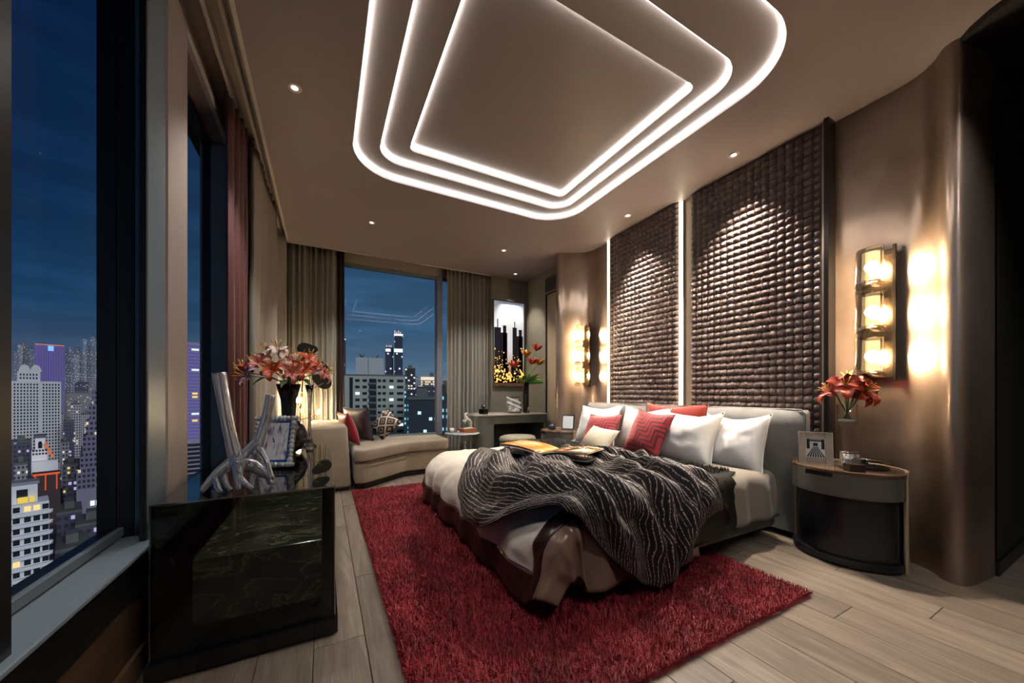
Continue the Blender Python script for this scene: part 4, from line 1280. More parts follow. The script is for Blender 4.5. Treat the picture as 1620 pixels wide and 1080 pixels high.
def arm():
    bm = bmesh.new()
    p = [(-.10, 4.16, .04), (.262, 4.21, .04), (.262, 5.26, .04), (-.10, 5.26, .04), (-.15, 4.16, .705), (.225, 4.21, .705), (.225, 5.26, .705), (-.15, 5.26, .705)]
    vs = [bm.verts.new((x - SX, y - SY, z)) for x, y, z in p]
    for f in ((0, 3, 2, 1), (4, 5, 6, 7), (0, 1, 5, 4), (1, 2, 6, 5), (2, 3, 7, 6), (3, 0, 4, 7)): bm.faces.new([vs[i] for i in f])
    bmesh.ops.bevel(bm, geom=bm.edges[:], offset=.035, segments=3, profile=.5, affect='EDGES')
    return MB().bm(bm, True)
arm().build('arm_rest', M_SOFA, sofa)
MB().box(-.06 - SX, .24 - SX, 4.26 - SY, 5.2 - SY, 0, .05).build('arm_plinth', M_BLACK, sofa)
MB().tube([(x - SX, y - SY, .294) for x, y in seat_poly[1:7]], .006, 6).build('piping', mat('sofa_piping', (.10, .075, .05), .6), sofa)
def ogee_material():
    m, N, L, b = new_mat('black_cream_ogee')
    uv = N.new('ShaderNodeUVMap'); mp = N.new('ShaderNodeMapping'); mp.inputs['Scale'].default_value = (3.2, 3.2, 1); mp.inputs['Rotation'].default_value = (0, 0, .78)
    L.new(uv.outputs[0], mp.inputs[0])
    v = N.new('ShaderNodeTexVoronoi'); v.feature = 'DISTANCE_TO_EDGE'; v.inputs['Scale'].default_value = .85; v.inputs['Randomness'].default_value = .35
    L.new(mp.outputs[0], v.inputs['Vector'])
    cr = N.new('ShaderNodeValToRGB'); cr.color_ramp.interpolation = 'CONSTANT'
    set_ramp(cr, [(0, (.62, .55, .45)), (.09, (.025, .02, .02)), (.27, (.42, .33, .24)), (.36, (.025, .02, .02))])
    L.new(v.outputs['Distance'], cr.inputs[0]); L.new(cr.outputs[0], b.inputs['Base Color']); b.inputs['Roughness'].default_value = .6
    return m
Zs = .447
pillow('cushion', 'red cushion leaning on the arm of the beige sofa', 'cushion', mat('crimson_velvet', (.36, .018, .035), .5, sheen=.4), 4.72, .33, Zs, .44, .40, .13, math.radians(-20), math.radians(12), seed=11, crumple=.5)
pillow('cushion', 'grey-blue cushion behind the red cushion on the sofa', 'cushion', mat('slate_satin', (.075, .075, .095), .4), 5.02, .43, Zs, .44, .44, .13, math.radians(-13), math.radians(38), seed=12, crumple=.5)
pillow('cushion', 'black and cream patterned cushion standing on its corner on the sofa', 'cushion', ogee_material(), 4.98, .60, Zs + .085, .28, .34, .15, math.radians(14), math.radians(62), math.radians(45), seed=13, crumple=.3)

# ================================================================== SIDE TABLE
st = thing('glass_side_table', 'small round glass side table with clear legs at the end of the sofa', 'side table', (1.730, 4.80, 0))
MB().lathe([(.235, 0), (.245, .006), (.245, .016), (.235, .022)], 40, (0, 0, .478)).build('table_top', mat('frosted_glass_top', (.62, .66, .70), .12, trans=.35), st)
for a in (.4, 2.5, 4.6):
    MB().tube([(.17 * math.cos(a), .17 * math.sin(a), 0), (.17 * math.cos(a), .17 * math.sin(a), .478)], .010, 10).build('leg', mat('acrylic_leg', (.8, .85, .85), .05, trans=.8), st)
MB().lathe([(.19, 0), (.19, .008)], 30, (0, 0, .10)).build('lower_shelf', M_THINGLASS, st)
bx = thing('orange_book_box', 'flat orange-brown box on the glass side table under the figurine', 'box', (1.810, 4.80, .501), math.radians(8))
MB().box(-.105, .105, -.085, .085, 0, .038, .003, 1).build('box_body', mat('burnt_orange', (.42, .15, .07), .5), bx)
MB().box(-.107, .107, -.087, .087, .038, .052, .003, 1).build('box_lid', MATS['burnt_orange'], bx)
hv = [(0, 0, .105), (.03, 0, .135), (.045, 0, .175), (.05, 0, .20), (.025, 0, .205), (.002, 0, .195), (-.035, 0, .085), (-.05, 0, .055), (-.055, .018, .028), (-.045, .018, .0), (-.055, -.018, .028), (-.045, -.018, .0),
      (.045, .016, .10), (.07, .016, .09), (.06, .016, .065), (.045, -.016, .10), (.075, -.016, .105), (.068, -.016, .075), (-.075, 0, .08), (-.085, 0, .045)]
hE = [(0, 1), (1, 2), (2, 3), (3, 4), (4, 5), (0, 6), (6, 7), (7, 8), (8, 9), (7, 10), (10, 11), (1, 12), (12, 13), (13, 14), (1, 15), (15, 16), (16, 17), (6, 18), (18, 19)]
hr = [.030, .024, .017, .016, .013, .009, .029, .024, .012, .008, .012, .008, .010, .007, .006, .010, .007, .006, .007, .004]
me = skin_mesh('horse_body', hv, hE, hr, 1); me.materials.append(mat('white_porcelain', (.78, .77, .75), .2))
hs = thing('rearing_horse_figurine', 'small white rearing horse figurine standing on the orange box', 'figurine', (1.815, 4.80, .553), math.radians(200))
mesh_obj('horse_body', me, hs, (0, 0, .012))
MB().lathe([(.085, 0), (.085, .006), (.075, .012)], 20, (-.01, 0, 0), 1, .55).build('figurine_base', MATS['white_porcelain'], hs)
cup = thing('white_cup', 'small white cup on the left of the glass side table', 'cup', (1.575, 4.79, .501))
MB().lathe([(.022, 0), (.030, .02), (.033, .065), (.029, .065), (.026, .02), (.0001, .012)], 18).build('cup_body', MATS['white_porcelain'], cup)
MB().tube([(.030, 0, .05), (.048, 0, .045), (.047, 0, .022), (.030, 0, .018)], .004).build('handle', MATS['white_porcelain'], cup)
cd = thing('glass_votive', 'tiny glass votive beside the white cup on the side table', 'candle holder', (1.645, 4.72, .501))
MB().lathe([(.020, 0), (.024, .05), (.021, .05), (.017, .008), (.0001, .008)], 16).build('votive_glass', M_THINGLASS, cd)
MB().lathe([(.016, .009), (.016, .028)], 12).build('wax', MATS['white_porcelain'], cd)

# ================================================================== DESK AND STOOL
M_DESK = mat('grey_green_lacquer', (.135, .150, .130), .35, var=.06)
dk = thing('vanity_desk', 'grey-green dressing desk with rounded left end below the night picture', 'desk', (2.52, 4.95, 0))
top_poly = [(-.62, .23), (-.62, -.05), (-.56, -.17), (-.44, -.24), (-.30, -.25), (.60, -.25), (.60, .40), (-.45, .40), (-.56, .36)]
bevel_prism(top_poly, .715, .742, .006, 2).build('desk_top', mat('desk_top_stone', (.40, .37, .32), .25, var=.1, vscale=8), dk)
lp = smooth_poly([(-.58, .34), (-.60, .16), (-.60, -.04), (-.55, -.15), (-.45, -.215), (-.33, -.225)])
poly = lp + [(-.33, -.195)] + [(x + .025, y + .022) for x, y in lp[::-1][3:]]
MB().prism(lp + [(-.30, .34)], 0, .715, True).build('curved_pedestal', M_DESK, dk)
MB().box(.53, .59, -.225, .38, 0, .715, .004, 1).build('side_panel', M_DESK, dk)
MB().box(-.33, .53, -.225, -.20, .60, .715, .003, 1).build('drawer_front', M_DESK, dk)
MB().box(-.30, .53, .33, .36, .10, .715, .003, 1).build('modesty_panel', mat('desk_back_dark', (.07, .078, .068), .5), dk)
M_STOOL = mat('olive_beige_velvet', (.27, .25, .18), .65, sheen=.4)
def quilt(u, v):
    a = 2 * PI * u
    q = abs(math.sin(u * 2 * PI * 11 + v * PI * 2.5)) * abs(math.sin(u * 2 * PI * 11 - v * PI * 2.5))
    r = 1 + .045 * q ** .6
    return (.255 * r * math.cos(a), .19 * r * math.sin(a), .03 + v * .335)
so = thing('quilted_stool', 'oval stool with quilted sides tucked under the desk', 'stool', (2.47, 4.52, 0))
MB().grid(quilt, 176, 20).build('quilted_drum', M_STOOL, so)
MB().lathe([(.0001, .36), (.24, .362), (.27, .375), (.278, .40), (.265, .43), (.22, .448), (.0001, .455)], 40, (0, 0, 0), 1, .76).build('seat_pad', M_STOOL, so)
MB().lathe([(.23, 0), (.23, .035)], 32, (0, 0, 0), 1, .74).build('plinth', M_BLACK, so)
# things on the desk
ZD = .743
lt = thing('glass_box_ornament', 'clear glass box with a silver ball inside at the left of the desk', 'ornament', (2.10, 4.90, ZD), math.radians(20))
MB().box(-.05, .05, -.05, .05, 0, .075, .003, 1).build('black_base', M_GLOSSBLACK, lt)
MB().sphere((0, 0, .115), .038, 16, 12).build('silver_ball', M_CHROME, lt)
g = MB()
for q in (-.052, .049): g.box(q, q + .003, -.052, .052, .075, .27).box(-.052, .052, q, q + .003, .075, .27)
g.build('glass_case', M_THINGLASS, lt)
MB().box(-.056, .056, -.056, .056, .268, .274).build('glass_lid', M_THINGLASS, lt)
pf = thing('silver_photo_frame', 'silver photo frame with diagonal white bands standing on the desk', 'picture frame', (2.60, 4.86, ZD), math.radians(-6))
ln = Matrix.Rotation(math.radians(-10), 4, 'X')
fm = MB()
for (a, b, c, d) in ((-.115, -.088, 0, .26), (.088, .115, 0, .26), (-.088, .088, 0, .027), (-.088, .088, .233, .26)): fm.box(a, b, -.008, .008, c, d, .002, 1)
fm.xf(ln).build('frame', M_CHROME, pf)
MB().box(-.088, .088, -.002, .004, .027, .233).xf(ln).build('photo', photo_mat('grey_photo', [(.4, (.30, .30, .29)), (.52, (.55, .55, .53)), (.6, (.72, .72, .70))], 3), pf)
mb = MB()
for z0 in (.11, .185):
    mb.add([(-.115, -.010, z0 + .05), (.115, -.010, z0 - .045), (.115, -.010, z0 - .015), (-.115, -.010, z0 + .08)], [(0, 1, 2, 3)])
    mb.add([(-.115, -.0125, z0 + .05), (.115, -.0125, z0 - .045), (.115, -.0125, z0 - .015), (-.115, -.0125, z0 + .08)], [(3, 2, 1, 0)])
mb.xf(ln).build('white_band', mat('white_band', (.85, .85, .83), .3), pf)
MB().tube([(0, .02, .15), (0, .10, .004)], .004).build('strut', M_CHROME, pf)
bt = thing('perfume_bottle', 'tiny clear perfume bottle beside the dark vase on the desk', 'bottle', (2.80, 4.78, ZD))
MB().box(-.018, .018, -.012, .012, 0, .05, .004, 2).build('bottle_body', M_CLEAR, bt)
MB().lathe([(.008, .05), (.008, .06), (.012, .062), (.012, .085), (.0001, .088)], 12).build('stopper', M_CHROME, bt)
vs_ = thing('dark_tall_vase', 'tall dark vase holding tropical flowers on the desk', 'vase', (2.84, 4.92, ZD))
MB().lathe([(.045, 0), (.048, .02), (.050, .48), (.044, .48), (.040, .03), (.0001, .03)], 24).build('vase_body', mat('dark_brown_glass', (.02, .016, .014), .08), vs_)
rp = random.Random(6)
def blade_leaf(base, direction, L_, w, m_, label, group, name='tropical_leaf', droop=.2):
    d = Vector(direction).normalized(); s = d.cross(Vector((0, 1, .2))).normalized()
    def fn(u, v):
        q = (v - .5) * 2
        ww = w * math.sin(PI * min(1, .06 + .94 * u)) ** .8
        p = d * L_ * u + s * q * ww / 2 + Vector((0, 0, -droop * L_ * u * u)) + Vector((0, -.012 * (1 - q * q), 0))
        return tuple(p)
    o = MB().grid(fn, 8, 3).build(name, m_, None, base); solid(o, .0015)
    tag(o, label, 'leaf' if 'leaf' in name else 'flower', group)
    return o
M_LG = mat('lime_leaf', (.42, .50, .10), .4, var=.2, vscale=8); M_DG = mat('green_leaf', (.08, .22, .05), .4, var=.2, vscale=8)
VB = Vector((2.84, 4.91, ZD + .47))
for k in range(9):
    a = -2.9 + k * .34 + rp.uniform(-.1, .1)
    blade_leaf(VB, (math.cos(a + PI) * 1.0, -.45, .12 + .35 * rp.random() + .25 * math.sin((k / 8) * PI)), .24 + .08 * rp.random(), .075, (M_LG, M_DG)[k % 2],
               ('lime-green' if k % 2 == 0 else 'dark green') + ' leaf from the dark desk vase, ' + ('leftmost', 'second from left', 'third from left', 'fourth from left', 'middle', 'fourth from right', 'third from right', 'second from right', 'rightmost')[k] + ' of its leaves', ('lime' if k % 2 == 0 else 'green') + ' leaves in the desk vase')
M_HEL = mat('heliconia_red', (.62, .07, .03), .4); M_HOR = mat('heliconia_orange', (.78, .30, .05), .4)
for (dx, dz, m_, nm) in ((.16, .52, M_HEL, 'tall red'), (-.02, .42, M_HOR, 'upright orange'), (.20, .30, M_HOR, 'right-leaning orange'), (-.22, .24, M_HEL, 'left-leaning red'), (.08, .30, M_HEL, 'short middle red')):
    t = thing('tropical_bloom', '%s tropical bloom in the dark vase on the desk' % nm, 'flower', VB)
    tip = Vector((dx, -.03, dz))
    MB().tube([(0, 0, -.2), (dx * .25, 0, dz * .4), tip], [.005, .005, .004], 6).build('stem', M_STEM, t)
    for k in range(5):
        aa = k / 5 * 2 * PI
        d = Vector((math.cos(aa) * .7 + dx * 1.5, math.sin(aa) * .5 - .2, .75)).normalized(); s = d.cross(Vector((0, 1, 0))).normalized()
        def fn(u, v, d=d, s=s):
            q = (v - .5) * 2
            return tuple(tip + d * .15 * u + s * q * .026 * math.sin(PI * min(1, u * .9 + .1)) + Vector((0, -.006 * (1 - q * q), -.02 * u * u)))
        solid(MB().grid(fn, 5, 2).build('bract', m_, t), .0012)

# ================================================================== NIGHT PICTURE
AX0, AX1, AZ0, AZ1 = 2.46, 3.06, 1.165, 2.60
art = thing('city_night_picture', 'tall backlit picture of dark towers and city lights above the desk', 'picture', ((AX0 + AX1) / 2, 5.362, AZ0))
aw, ah = (AX1 - AX0) / 2, AZ1 - AZ0
fr = MB()
for (a, b, c, d) in ((-aw, -aw + .018, 0, ah), (aw - .018, aw, 0, ah), (-aw + .018, aw - .018, 0, .018), (-aw + .018, aw - .018, ah - .018, ah)): fr.box(a, b, -.028, .016, c, d, .002, 1)
fr.build('frame', M_CHROME, art)
def art_sky():
    m, N, L, b = new_mat('picture_sky')
    tc = N.new('ShaderNodeTexCoord'); sp = N.new('ShaderNodeSeparateXYZ'); L.new(tc.outputs['Generated'], sp.inputs[0])
    cr = N.new('ShaderNodeValToRGB'); set_ramp(cr, [(0, (.10, .05, .03)), (.12, (.30, .14, .05)), (.25, (.60, .42, .28)), (.42, (.70, .72, .78)), (.8, (.80, .86, .95)), (1, (.62, .72, .90))])
    L.new(sp.outputs['Z'], cr.inputs[0]); L.new(cr.outputs[0], b.inputs['Base Color']); L.new(cr.outputs[0], b.inputs['Emission Color'])
    b.inputs['Emission Strength'].default_value = .22; b.inputs['Roughness'].default_value = .15
    return m
MB().box(-aw + .018, aw - .018, -.006, .014, .018, ah - .018).build('picture_print', art_sky(), art)
pd = mat('picture_dark_tower', (.012, .012, .02), .2)
tw = MB()
ra = random.Random(9)
def tower(x0, x1, z1, spire=0):
    tw.box(x0, x1, -.0085, -.006, .06, z1)
    if spire: tw.box((x0 + x1) / 2 - .008, (x0 + x1) / 2 + .008, -.0085, -.006, z1, z1 + spire)
tower(-.27, -.15, .98, .14); tower(-.16, -.03, .90, 0); tower(-.11, -.05, 1.02, 0); tower(.07, .15, 1.0, .10); tower(.14, .27, .86, 0); tower(.19, .25, .97); tower(.04, .09, .45); tower(-.05, .0, .38); tower(-.28, .28, .17)
tw.build('tower_print', pd, art)
lights = MB()
for _ in range(150):
    x = ra.uniform(-.27, .27); z = .06 + abs(ra.gauss(0, .28))
    if z > .85 or (-.04 < x < .07 and z > .35): continue
    s_ = ra.uniform(.003, .011) * (1.5 if z < .25 else .8)
    lights.box(x - s_, x + s_, -.0105, -.0086, z, z + s_ * ra.uniform(1, 3))
lights.build('light_print', mat('picture_lights', (1.0, .55, .14), .4, emit=1.2), art)['kind'] = 'stuff'

# ---- air vent above the door
vt = thing('air_vent', 'dark slatted air vent high on the wall above the door', 'vent', (3.138, 4.66, 2.66))
MB().box(-.006, .004, -.13, .13, 0, .20).build('vent_back', M_BLACK, vt)
for k in range(9): MB().box(-.012, -.004, -.122, .122, .012 + k * .0205, .020 + k * .0205).build('vent_slat', mat('vent_grey', (.06, .06, .055), .5), vt)
MB().box(-.014, -.002, -.138, -.126, -.008, .208).box(-.014, -.002, .126, .138, -.008, .208).box(-.014, -.002, -.126, .126, -.008, .004).box(-.014, -.002, -.126, .126, .196, .208).build('vent_frame', MATS['vent_grey'], vt)

# ================================================================== NIGHTSTANDS
M_NSG = mat('nightstand_grey_lacquer', (.11, .105, .092), .38)
M_NSTOP = mat('nightstand_wood_top', (.12, .070, .045), .25, var=.3, vscale=5, vstretch=(1, 6, 1))
M_NSDARK = mat('nightstand_dark', (.012, .013, .016), .22)
M_NSTAN = mat('nightstand_tan_edge', (.46, .34, .22), .35)
def nightstand(label, x, y):
    t = thing('oval_nightstand', label, 'nightstand', (x, y, 0))
    a, b = .225, .275
    def ell(a_, b_, k0, k1, n=40):
        return [(a_ * math.cos(k0 + (k1 - k0) * i / n), b_ * math.sin(k0 + (k1 - k0) * i / n)) for i in range(n + 1)]
    # front (toward the bed foot, -x) half drawer band, recessed dark body, base
    f0, f1 = PI / 2, 1.5 * PI
    MB().prism(ell(a, b, f0, f1), .425, .562, True).build('drawer', M_NSG, t)
    MB().prism(ell(a - .004, b - .012, f0, f1), .420, .4255, True).build('drawer_trim', M_NSTAN, t)
    MB().box(-a - .001, -a + .05, -.02, .12, .535, .5625).build('finger_notch', M_NSDARK, t)
    MB().prism(ell(a - .025, b - .02, f0, f1), .05, .420, True).build('body', M_NSDARK, t)
    MB().prism(ell(a - .002, b - .004, f0, f1), .012, .055, True).build('base', M_NSDARK, t)
    MB().prism(ell(a + .004, b + .004, 0, 2 * PI, 64)[:-1], .562, .578, True).build('top', M_NSTOP, t)
    # back shell wrapping round with tan edges
    sh_ = MB(); out = ell(a + .008, b + .008, -PI / 2, PI / 2); inn = ell(a - .010, b - .010, -PI / 2, PI / 2)
    sh_.prism(out + inn[::-1], .0, .590, True); sh_.build('back_shell', M_NSTAN, t)
    return t
NX, NY = 2.985, 1.045
nightstand('oval grey nightstand with flowers and photo frame beside the near side of the bed', NX, NY)
nightstand('oval grey nightstand on the far side of the bed beneath the far sconce', 2.70, 3.80)
ZN = .579
# photo frame
pf = thing('wood_photo_frame', 'tan photo frame with a black and white tunnel photo on the near nightstand', 'picture frame', (2.90, 1.165, ZN), math.radians(-62))
ln = Matrix.Rotation(math.radians(-12), 4, 'X')
fm = MB()
for (a, b, c, d) in ((-.085, -.048, 0, .21), (.048, .085, 0, .21), (-.048, .048, 0, .042), (-.048, .048, .168, .21)): fm.box(a, b, -.009, .007, c, d, .002, 1)
fm.xf(ln).build('frame', mat('taupe_frame', (.30, .24, .19), .4, var=.15, vscale=20), pf)
e = MB()
for (a, b, c, d) in ((-.089, -.085, -.0, .214), (.085, .089, 0, .214), (-.089, .089, .21, .214), (-.050, .050, .165, .168), (-.050, .050, .042, .045), (-.050, -.047, .042, .168), (.047, .050, .042, .168)): e.box(a, b, -.011, .0, c, d)
e.xf(ln).build('gold_edge', mat('pale_gold', (.80, .68, .48), .3, metal=.7), pf)
MB().box(-.048, .048, -.004, .003, .042, .168).xf(ln).build('photo', mat('photo_white', (.72, .72, .70), .3), pf)
tn = MB()
for k in range(-3, 4):
    tn.add([(k * .0035 - .0012, -.0046, .115), (k * .0035 + .0012, -.0046, .115), (k * .0145 + .0045, -.0046, .046), (k * .0145 - .0045, -.0046, .046)], [(3, 2, 1, 0)])
tn.box(-.046, -.030, -.0055, -.004, .10, .166).box(.030, .046, -.0055, -.004, .10, .166).box(-.012, .012, -.0055, -.004, .118, .140).box(-.03, .03, -.0055, -.004, .150, .158)
tn.xf(ln).build('photo_print', mat('photo_black', (.02, .02, .02), .3), pf)
MB().box(-.089, .089, -.012, .05, -.0, .004).build('foot_plate', MATS['pale_gold'], pf)
MB().tube([(0, .02, .12), (0, .10, .003)], .004).build('strut', MATS['pale_gold'], pf)
# candle jar
cj = thing('candle_jar', 'short silver-rimmed candle jar in front of the flower vase', 'candle', (2.925, 1.0, ZN))
MB().lathe([(.046, 0), (.048, .004), (.048, .105), (.044, .105), (.043, .012), (.0001, .010)], 28).build('jar', mat('mercury_jar', (.62, .58, .52), .12, metal=.85), cj)
MB().lathe([(.042, .012), (.042, .085), (.0001, .087)], 20).build('wax', mat('warm_wax', (.75, .62, .42), .5), cj)
MB().lathe([(.049, .098), (.050, .108), (.044, .108), (.044, .098)], 28).build('rim', M_CHROME, cj)
# dark box
db = thing('dark_box', 'small dark brown box at the front of the near nightstand', 'box', (2.855, .955, ZN), math.radians(-40))
MB().box(-.042, .042, -.030, .030, 0, .036, .003, 1).build('box_body', mat('dark_brown_lacquer', (.035, .018, .014), .3), db)
MB().box(-.043, .043, -.031, .031, .036, .044, .003, 1).build('box_lid', MATS['dark_brown_lacquer'], db)
# oval tray and glasses
tr = thing('oval_mirror_tray', 'thin oval dark tray on the near nightstand beside the vase', 'tray', (3.05, .925, ZN))
MB().lathe([(.0001, .003), (.10, .003), (.108, .010), (.110, .010), (.106, 0), (.0001, 0)], 32, (0, 0, 0), .8, .62).build('tray_body', mat('tray_dark_metal', (.10, .10, .10), .12, metal=1), tr)
gl = thing('folded_glasses', 'dark folded reading glasses lying on the oval tray', 'glasses', (3.05, .925, ZN + .011), math.radians(-50))
for q in (-.034, .034):
    MB().tube([(q + .026 * math.cos(2 * PI * k / 16), .018 * math.sin(2 * PI * k / 16), .004) for k in range(16)], .0022, 5, closed=True).build('rim', M_BLACK, gl)
    MB().tube([(q * 1.7, 0, .005), (q * 1.5, .02, .009), (q * -.6, .03, .010)], .002, 5).build('temple', M_BLACK, gl)
MB().tube([(-.009, 0, .005), (.009, 0, .005)], .002, 5).build('bridge', M_BLACK, gl)
pn = thing('silver_pen_stand', 'long silver bar pen resting at the back edge of the near nightstand', 'pen', (3.135, 1.0, ZN), math.radians(-76))
MB().box(-.02, .02, -.012, .012, 0, .022, .002, 1).build('pen_rest', M_BLACK, pn)
MB().tube([(-.13, 0, .034), (.13, 0, .034)], .011, 10).build('pen_barrel', M_CHROME, pn)
MB().tube([(-.012, 0, .034), (.012, 0, .034)], .012, 10).build('pen_ring', M_BLACK, pn)
# goblet vase with amaryllis
VX, VY = 3.03, 1.05
gv = thing('goblet_vase', 'clear goblet vase on a tall thin stem holding red amaryllis', 'vase', (VX, VY, ZN))
MB().lathe([(.055, 0), (.056, .004), (.02, .012), (.008, .035), (.0065, .10), (.0075, .20), (.020, .245), (.046, .265), (.050, .28), (.051, .40), (.0485, .40), (.047, .282), (.0001, .275)], 32).build('goblet', M_THINGLASS, gv)
MB().lathe([(.0001, .276), (.0465, .282), (.0465, .300), (.0001, .301)], 28).build('white_sand', mat('white_sand', (.80, .78, .72), .7), gv)
M_AM = mat('amaryllis_red', (.30, .026, .010), .34, var=.45, vscale=14)
PETA = [petal_mesh('petal', .098, .062, 1.25, M_AM), petal_mesh('petal', .090, .050, 1.5, M_AM)]
for (dx, dy, dz, tl, az, lab) in ((-.02, .055, .475, 1.05, 2.3, 'red amaryllis bloom facing left above the goblet vase'), (-.04, -.005, .50, .85, 3.6, 'red amaryllis bloom facing the room above the goblet vase'),
                                  (-.01, -.075, .475, 1.1, 4.4, 'red amaryllis bloom facing right above the goblet vase'), (.03, .0, .53, .25, 1.0, 'red amaryllis bloom at the top of the goblet vase bouquet'), (.03, -.03, .47, 1.2, 5.6, 'red amaryllis bloom low at the right of the goblet vase')):
    fo = flower(lab, 'flower', 'amaryllis on the nightstand', (VX + dx, VY + dy, ZN + dz), tl, az, PETA, M_STAM, 1.36, 'amaryllis')
    add_stem(fo, [Vector((VX + dx, VY + dy, ZN + dz + .005)), Vector((VX + dx * .5, VY + dy * .5, ZN + .40)), Vector((VX - dx * .3, VY - dy * .3, ZN + .303))], .004)
# far nightstand things
ff = thing('white_photo_frame', 'silver photo frame with a pale picture on the far nightstand', 'picture frame', (2.78, 3.74, ZN), math.radians(-50))
ln = Matrix.Rotation(math.radians(-12), 4, 'X')
MB().box(-.085, .085, -.007, .007, 0, .20, .003, 1).xf(ln).build('frame', M_CHROME, ff)
MB().box(-.066, .066, -.009, -.006, .02, .18).xf(ln).build('photo', mat('pale_blue_photo', (.62, .68, .72), .3), ff)
MB().tube([(0, .02, .12), (0, .09, .003)], .004).build('strut', M_CHROME, ff)
fc = thing('dark_blue_pot', 'small dark blue lidded pot on the far nightstand', 'pot', (2.66, 3.92, ZN))
MB().lathe([(.045, 0), (.05, .01), (.05, .045), (.042, .05)], 20).build('pot_body', mat('dark_blue_glaze', (.015, .02, .05), .15), fc)
MB().lathe([(.046, .05), (.046, .058), (.012, .064), (.014, .075), (.0001, .078)], 20).build('lid', MATS['dark_blue_glaze'], fc)
# ================================================================== THE CITY OUTSIDE
GROUND = -75.0
cF = Vector((math.sin(YAW), math.cos(YAW), 0)); cR = Vector((math.cos(YAW), -math.sin(YAW), 0))
def city_at(px, dep):                      # plan position seen at column px of the view, dep metres out
    return cF * dep + cR * ((px - 810) / F_PX * dep)
def zz(py, dep): return CAM_H + (622 - py) / F_PX * dep
struct('ground_city', MB().quad((-2500, 20, GROUND), (2500, 20, GROUND), (2500, 4000, GROUND), (-2500, 4000, GROUND)).quad((-2500, -300, GROUND), (2500, -300, GROUND), (2500, 20, GROUND), (-2500, 20, GROUND)),
       mat('city_ground', (.035, .032, .05), .9, var=.6, vscale=.03, world=True))
def citymat(name, wall, lit, frac, cell, strength=1.2, dark=None):
    """plaster with rows of small windows, some of them lit (far buildings)"""
    if name in MATS: return MATS[name]
    m, N, L, b = new_mat(name)
    tc = N.new('ShaderNodeTexCoord'); sp = N.new('ShaderNodeSeparateXYZ'); L.new(tc.outputs['Object'], sp.inputs[0])
    def M_(op, a, bb=None):
        n = N.new('ShaderNodeMath'); n.operation = op
        for i, q in enumerate((a, bb)):
            if q is None: continue
            if isinstance(q, (int, float)): n.inputs[i].default_value = q
            else: L.new(q, n.inputs[i])
        return n.outputs[0]
    h = M_('ADD', sp.outputs[0], M_('MULTIPLY', sp.outputs[1], 1.0))
    a = M_('DIVIDE', h, cell[0]); c = M_('DIVIDE', sp.outputs[2], cell[1])
    inx = M_('LESS_THAN', M_('ABSOLUTE', M_('SUBTRACT', M_('FRACT', a), .5)), .30)
    inz = M_('LESS_THAN', M_('ABSOLUTE', M_('SUBTRACT', M_('FRACT', c), .5)), .26)
    win = M_('MULTIPLY', inx, inz)
    cmb = N.new('ShaderNodeCombineXYZ'); L.new(M_('FLOOR', a), cmb.inputs[0]); L.new(M_('FLOOR', c), cmb.inputs[1])
    wn_ = N.new('ShaderNodeTexWhiteNoise'); wn_.noise_dimensions = '2D'; L.new(cmb.outputs[0], wn_.inputs['Vector'])
    on = M_('MULTIPLY', win, M_('LESS_THAN', wn_.outputs['Value'], frac))
    mx = N.new('ShaderNodeMix'); mx.data_type = 'RGBA'
    mx.inputs[6].default_value = (*wall, 1); mx.inputs[7].default_value = (*(dark or (.02, .022, .03)), 1); L.new(win, mx.inputs[0]); L.new(mx.outputs[2], b.inputs['Base Color'])
    b.inputs['Emission Color'].default_value = (*lit, 1); L.new(M_('MULTIPLY', on, strength), b.inputs['Emission Strength'])
    b.inputs['Roughness'].default_value = .7
    MATS[name] = m
    return m
def building(name, label, px, dep, yaw=0, group=None, cat='building'):
    p = city_at(px, dep)
    t = thing(name, label, cat, (p.x, p.y, GROUND), 0, group)
    th = math.atan((px - 810) / F_PX)
    t.rotation_euler = (0, 0, -YAW - th + yaw)
    t.scale = (math.cos(th), 1, 1)
    return t
M_WIN = mat('city_window_dark', (.015, .018, .025), .15)
M_WINL = emission('city_window_warm', (1.0, .66, .26), 1.3)
M_WINW = emission('city_window_white', (.80, .95, 1.0), 1.3)
M_WINP = emission('city_window_violet', (.16, .12, .62), .55)
def share(mb, m_):
    me = mb.mesh('window'); me.materials.append(m_); return me

# --- white block with balconies, below the first window
rc = random.Random(21)
D = 100.0; u = D / F_PX
t = building('balcony_apartment_block', 'white apartment block with rows of balconies and a terrace on its roof', 40, D)
g0 = GROUND
top = zz(797, D) - g0
xl, xr = (-14 - 40) * u, (79 - 40) * u
MB().box(xl, xr, 0, 9, 0, top).build('wall', mat('white_plaster', (.62, .62, .63), .7), t)
wm = share(MB().box(-.95, .95, -.06, .02, 0, 1.45), M_WIN); wl_ = share(MB().box(-.95, .95, -.06, .02, 0, 1.45), M_WINL)
bal = MB().box(xl, xr + .2, -1.1, 0, 0, .95)
n = 10
bal.lathe([(1.1, 0), (1.1, .95)], 20, (xr + .15, 0, 0))
bme = bal.mesh('balcony'); bme.materials.append(MATS['white_plaster'])
for k in range(15):
    z = top - 3.0 * (k + 1)
    mesh_obj('balcony', bme, t, (0, 0, z - .35))
    for q, px in enumerate((26, 43.5, 58.5, 73)):
        lit = (k, q) in ((0, 2), (5, 0), (0, 1))
        mesh_obj('window', wl_ if lit else wm, t, ((px - 40) * u, 0, z + .85))
MB().box((12 - 40) * u, (60 - 40) * u, 1.5, 7, top, top + 5.2).build('penthouse', MATS['white_plaster'], t)
MB().box((10 - 40) * u, (63 - 40) * u, 1.2, 7.2, top + 5.2, top + 5.9).build('penthouse_roof', mat('grey_roof', (.22, .23, .25), .7), t)
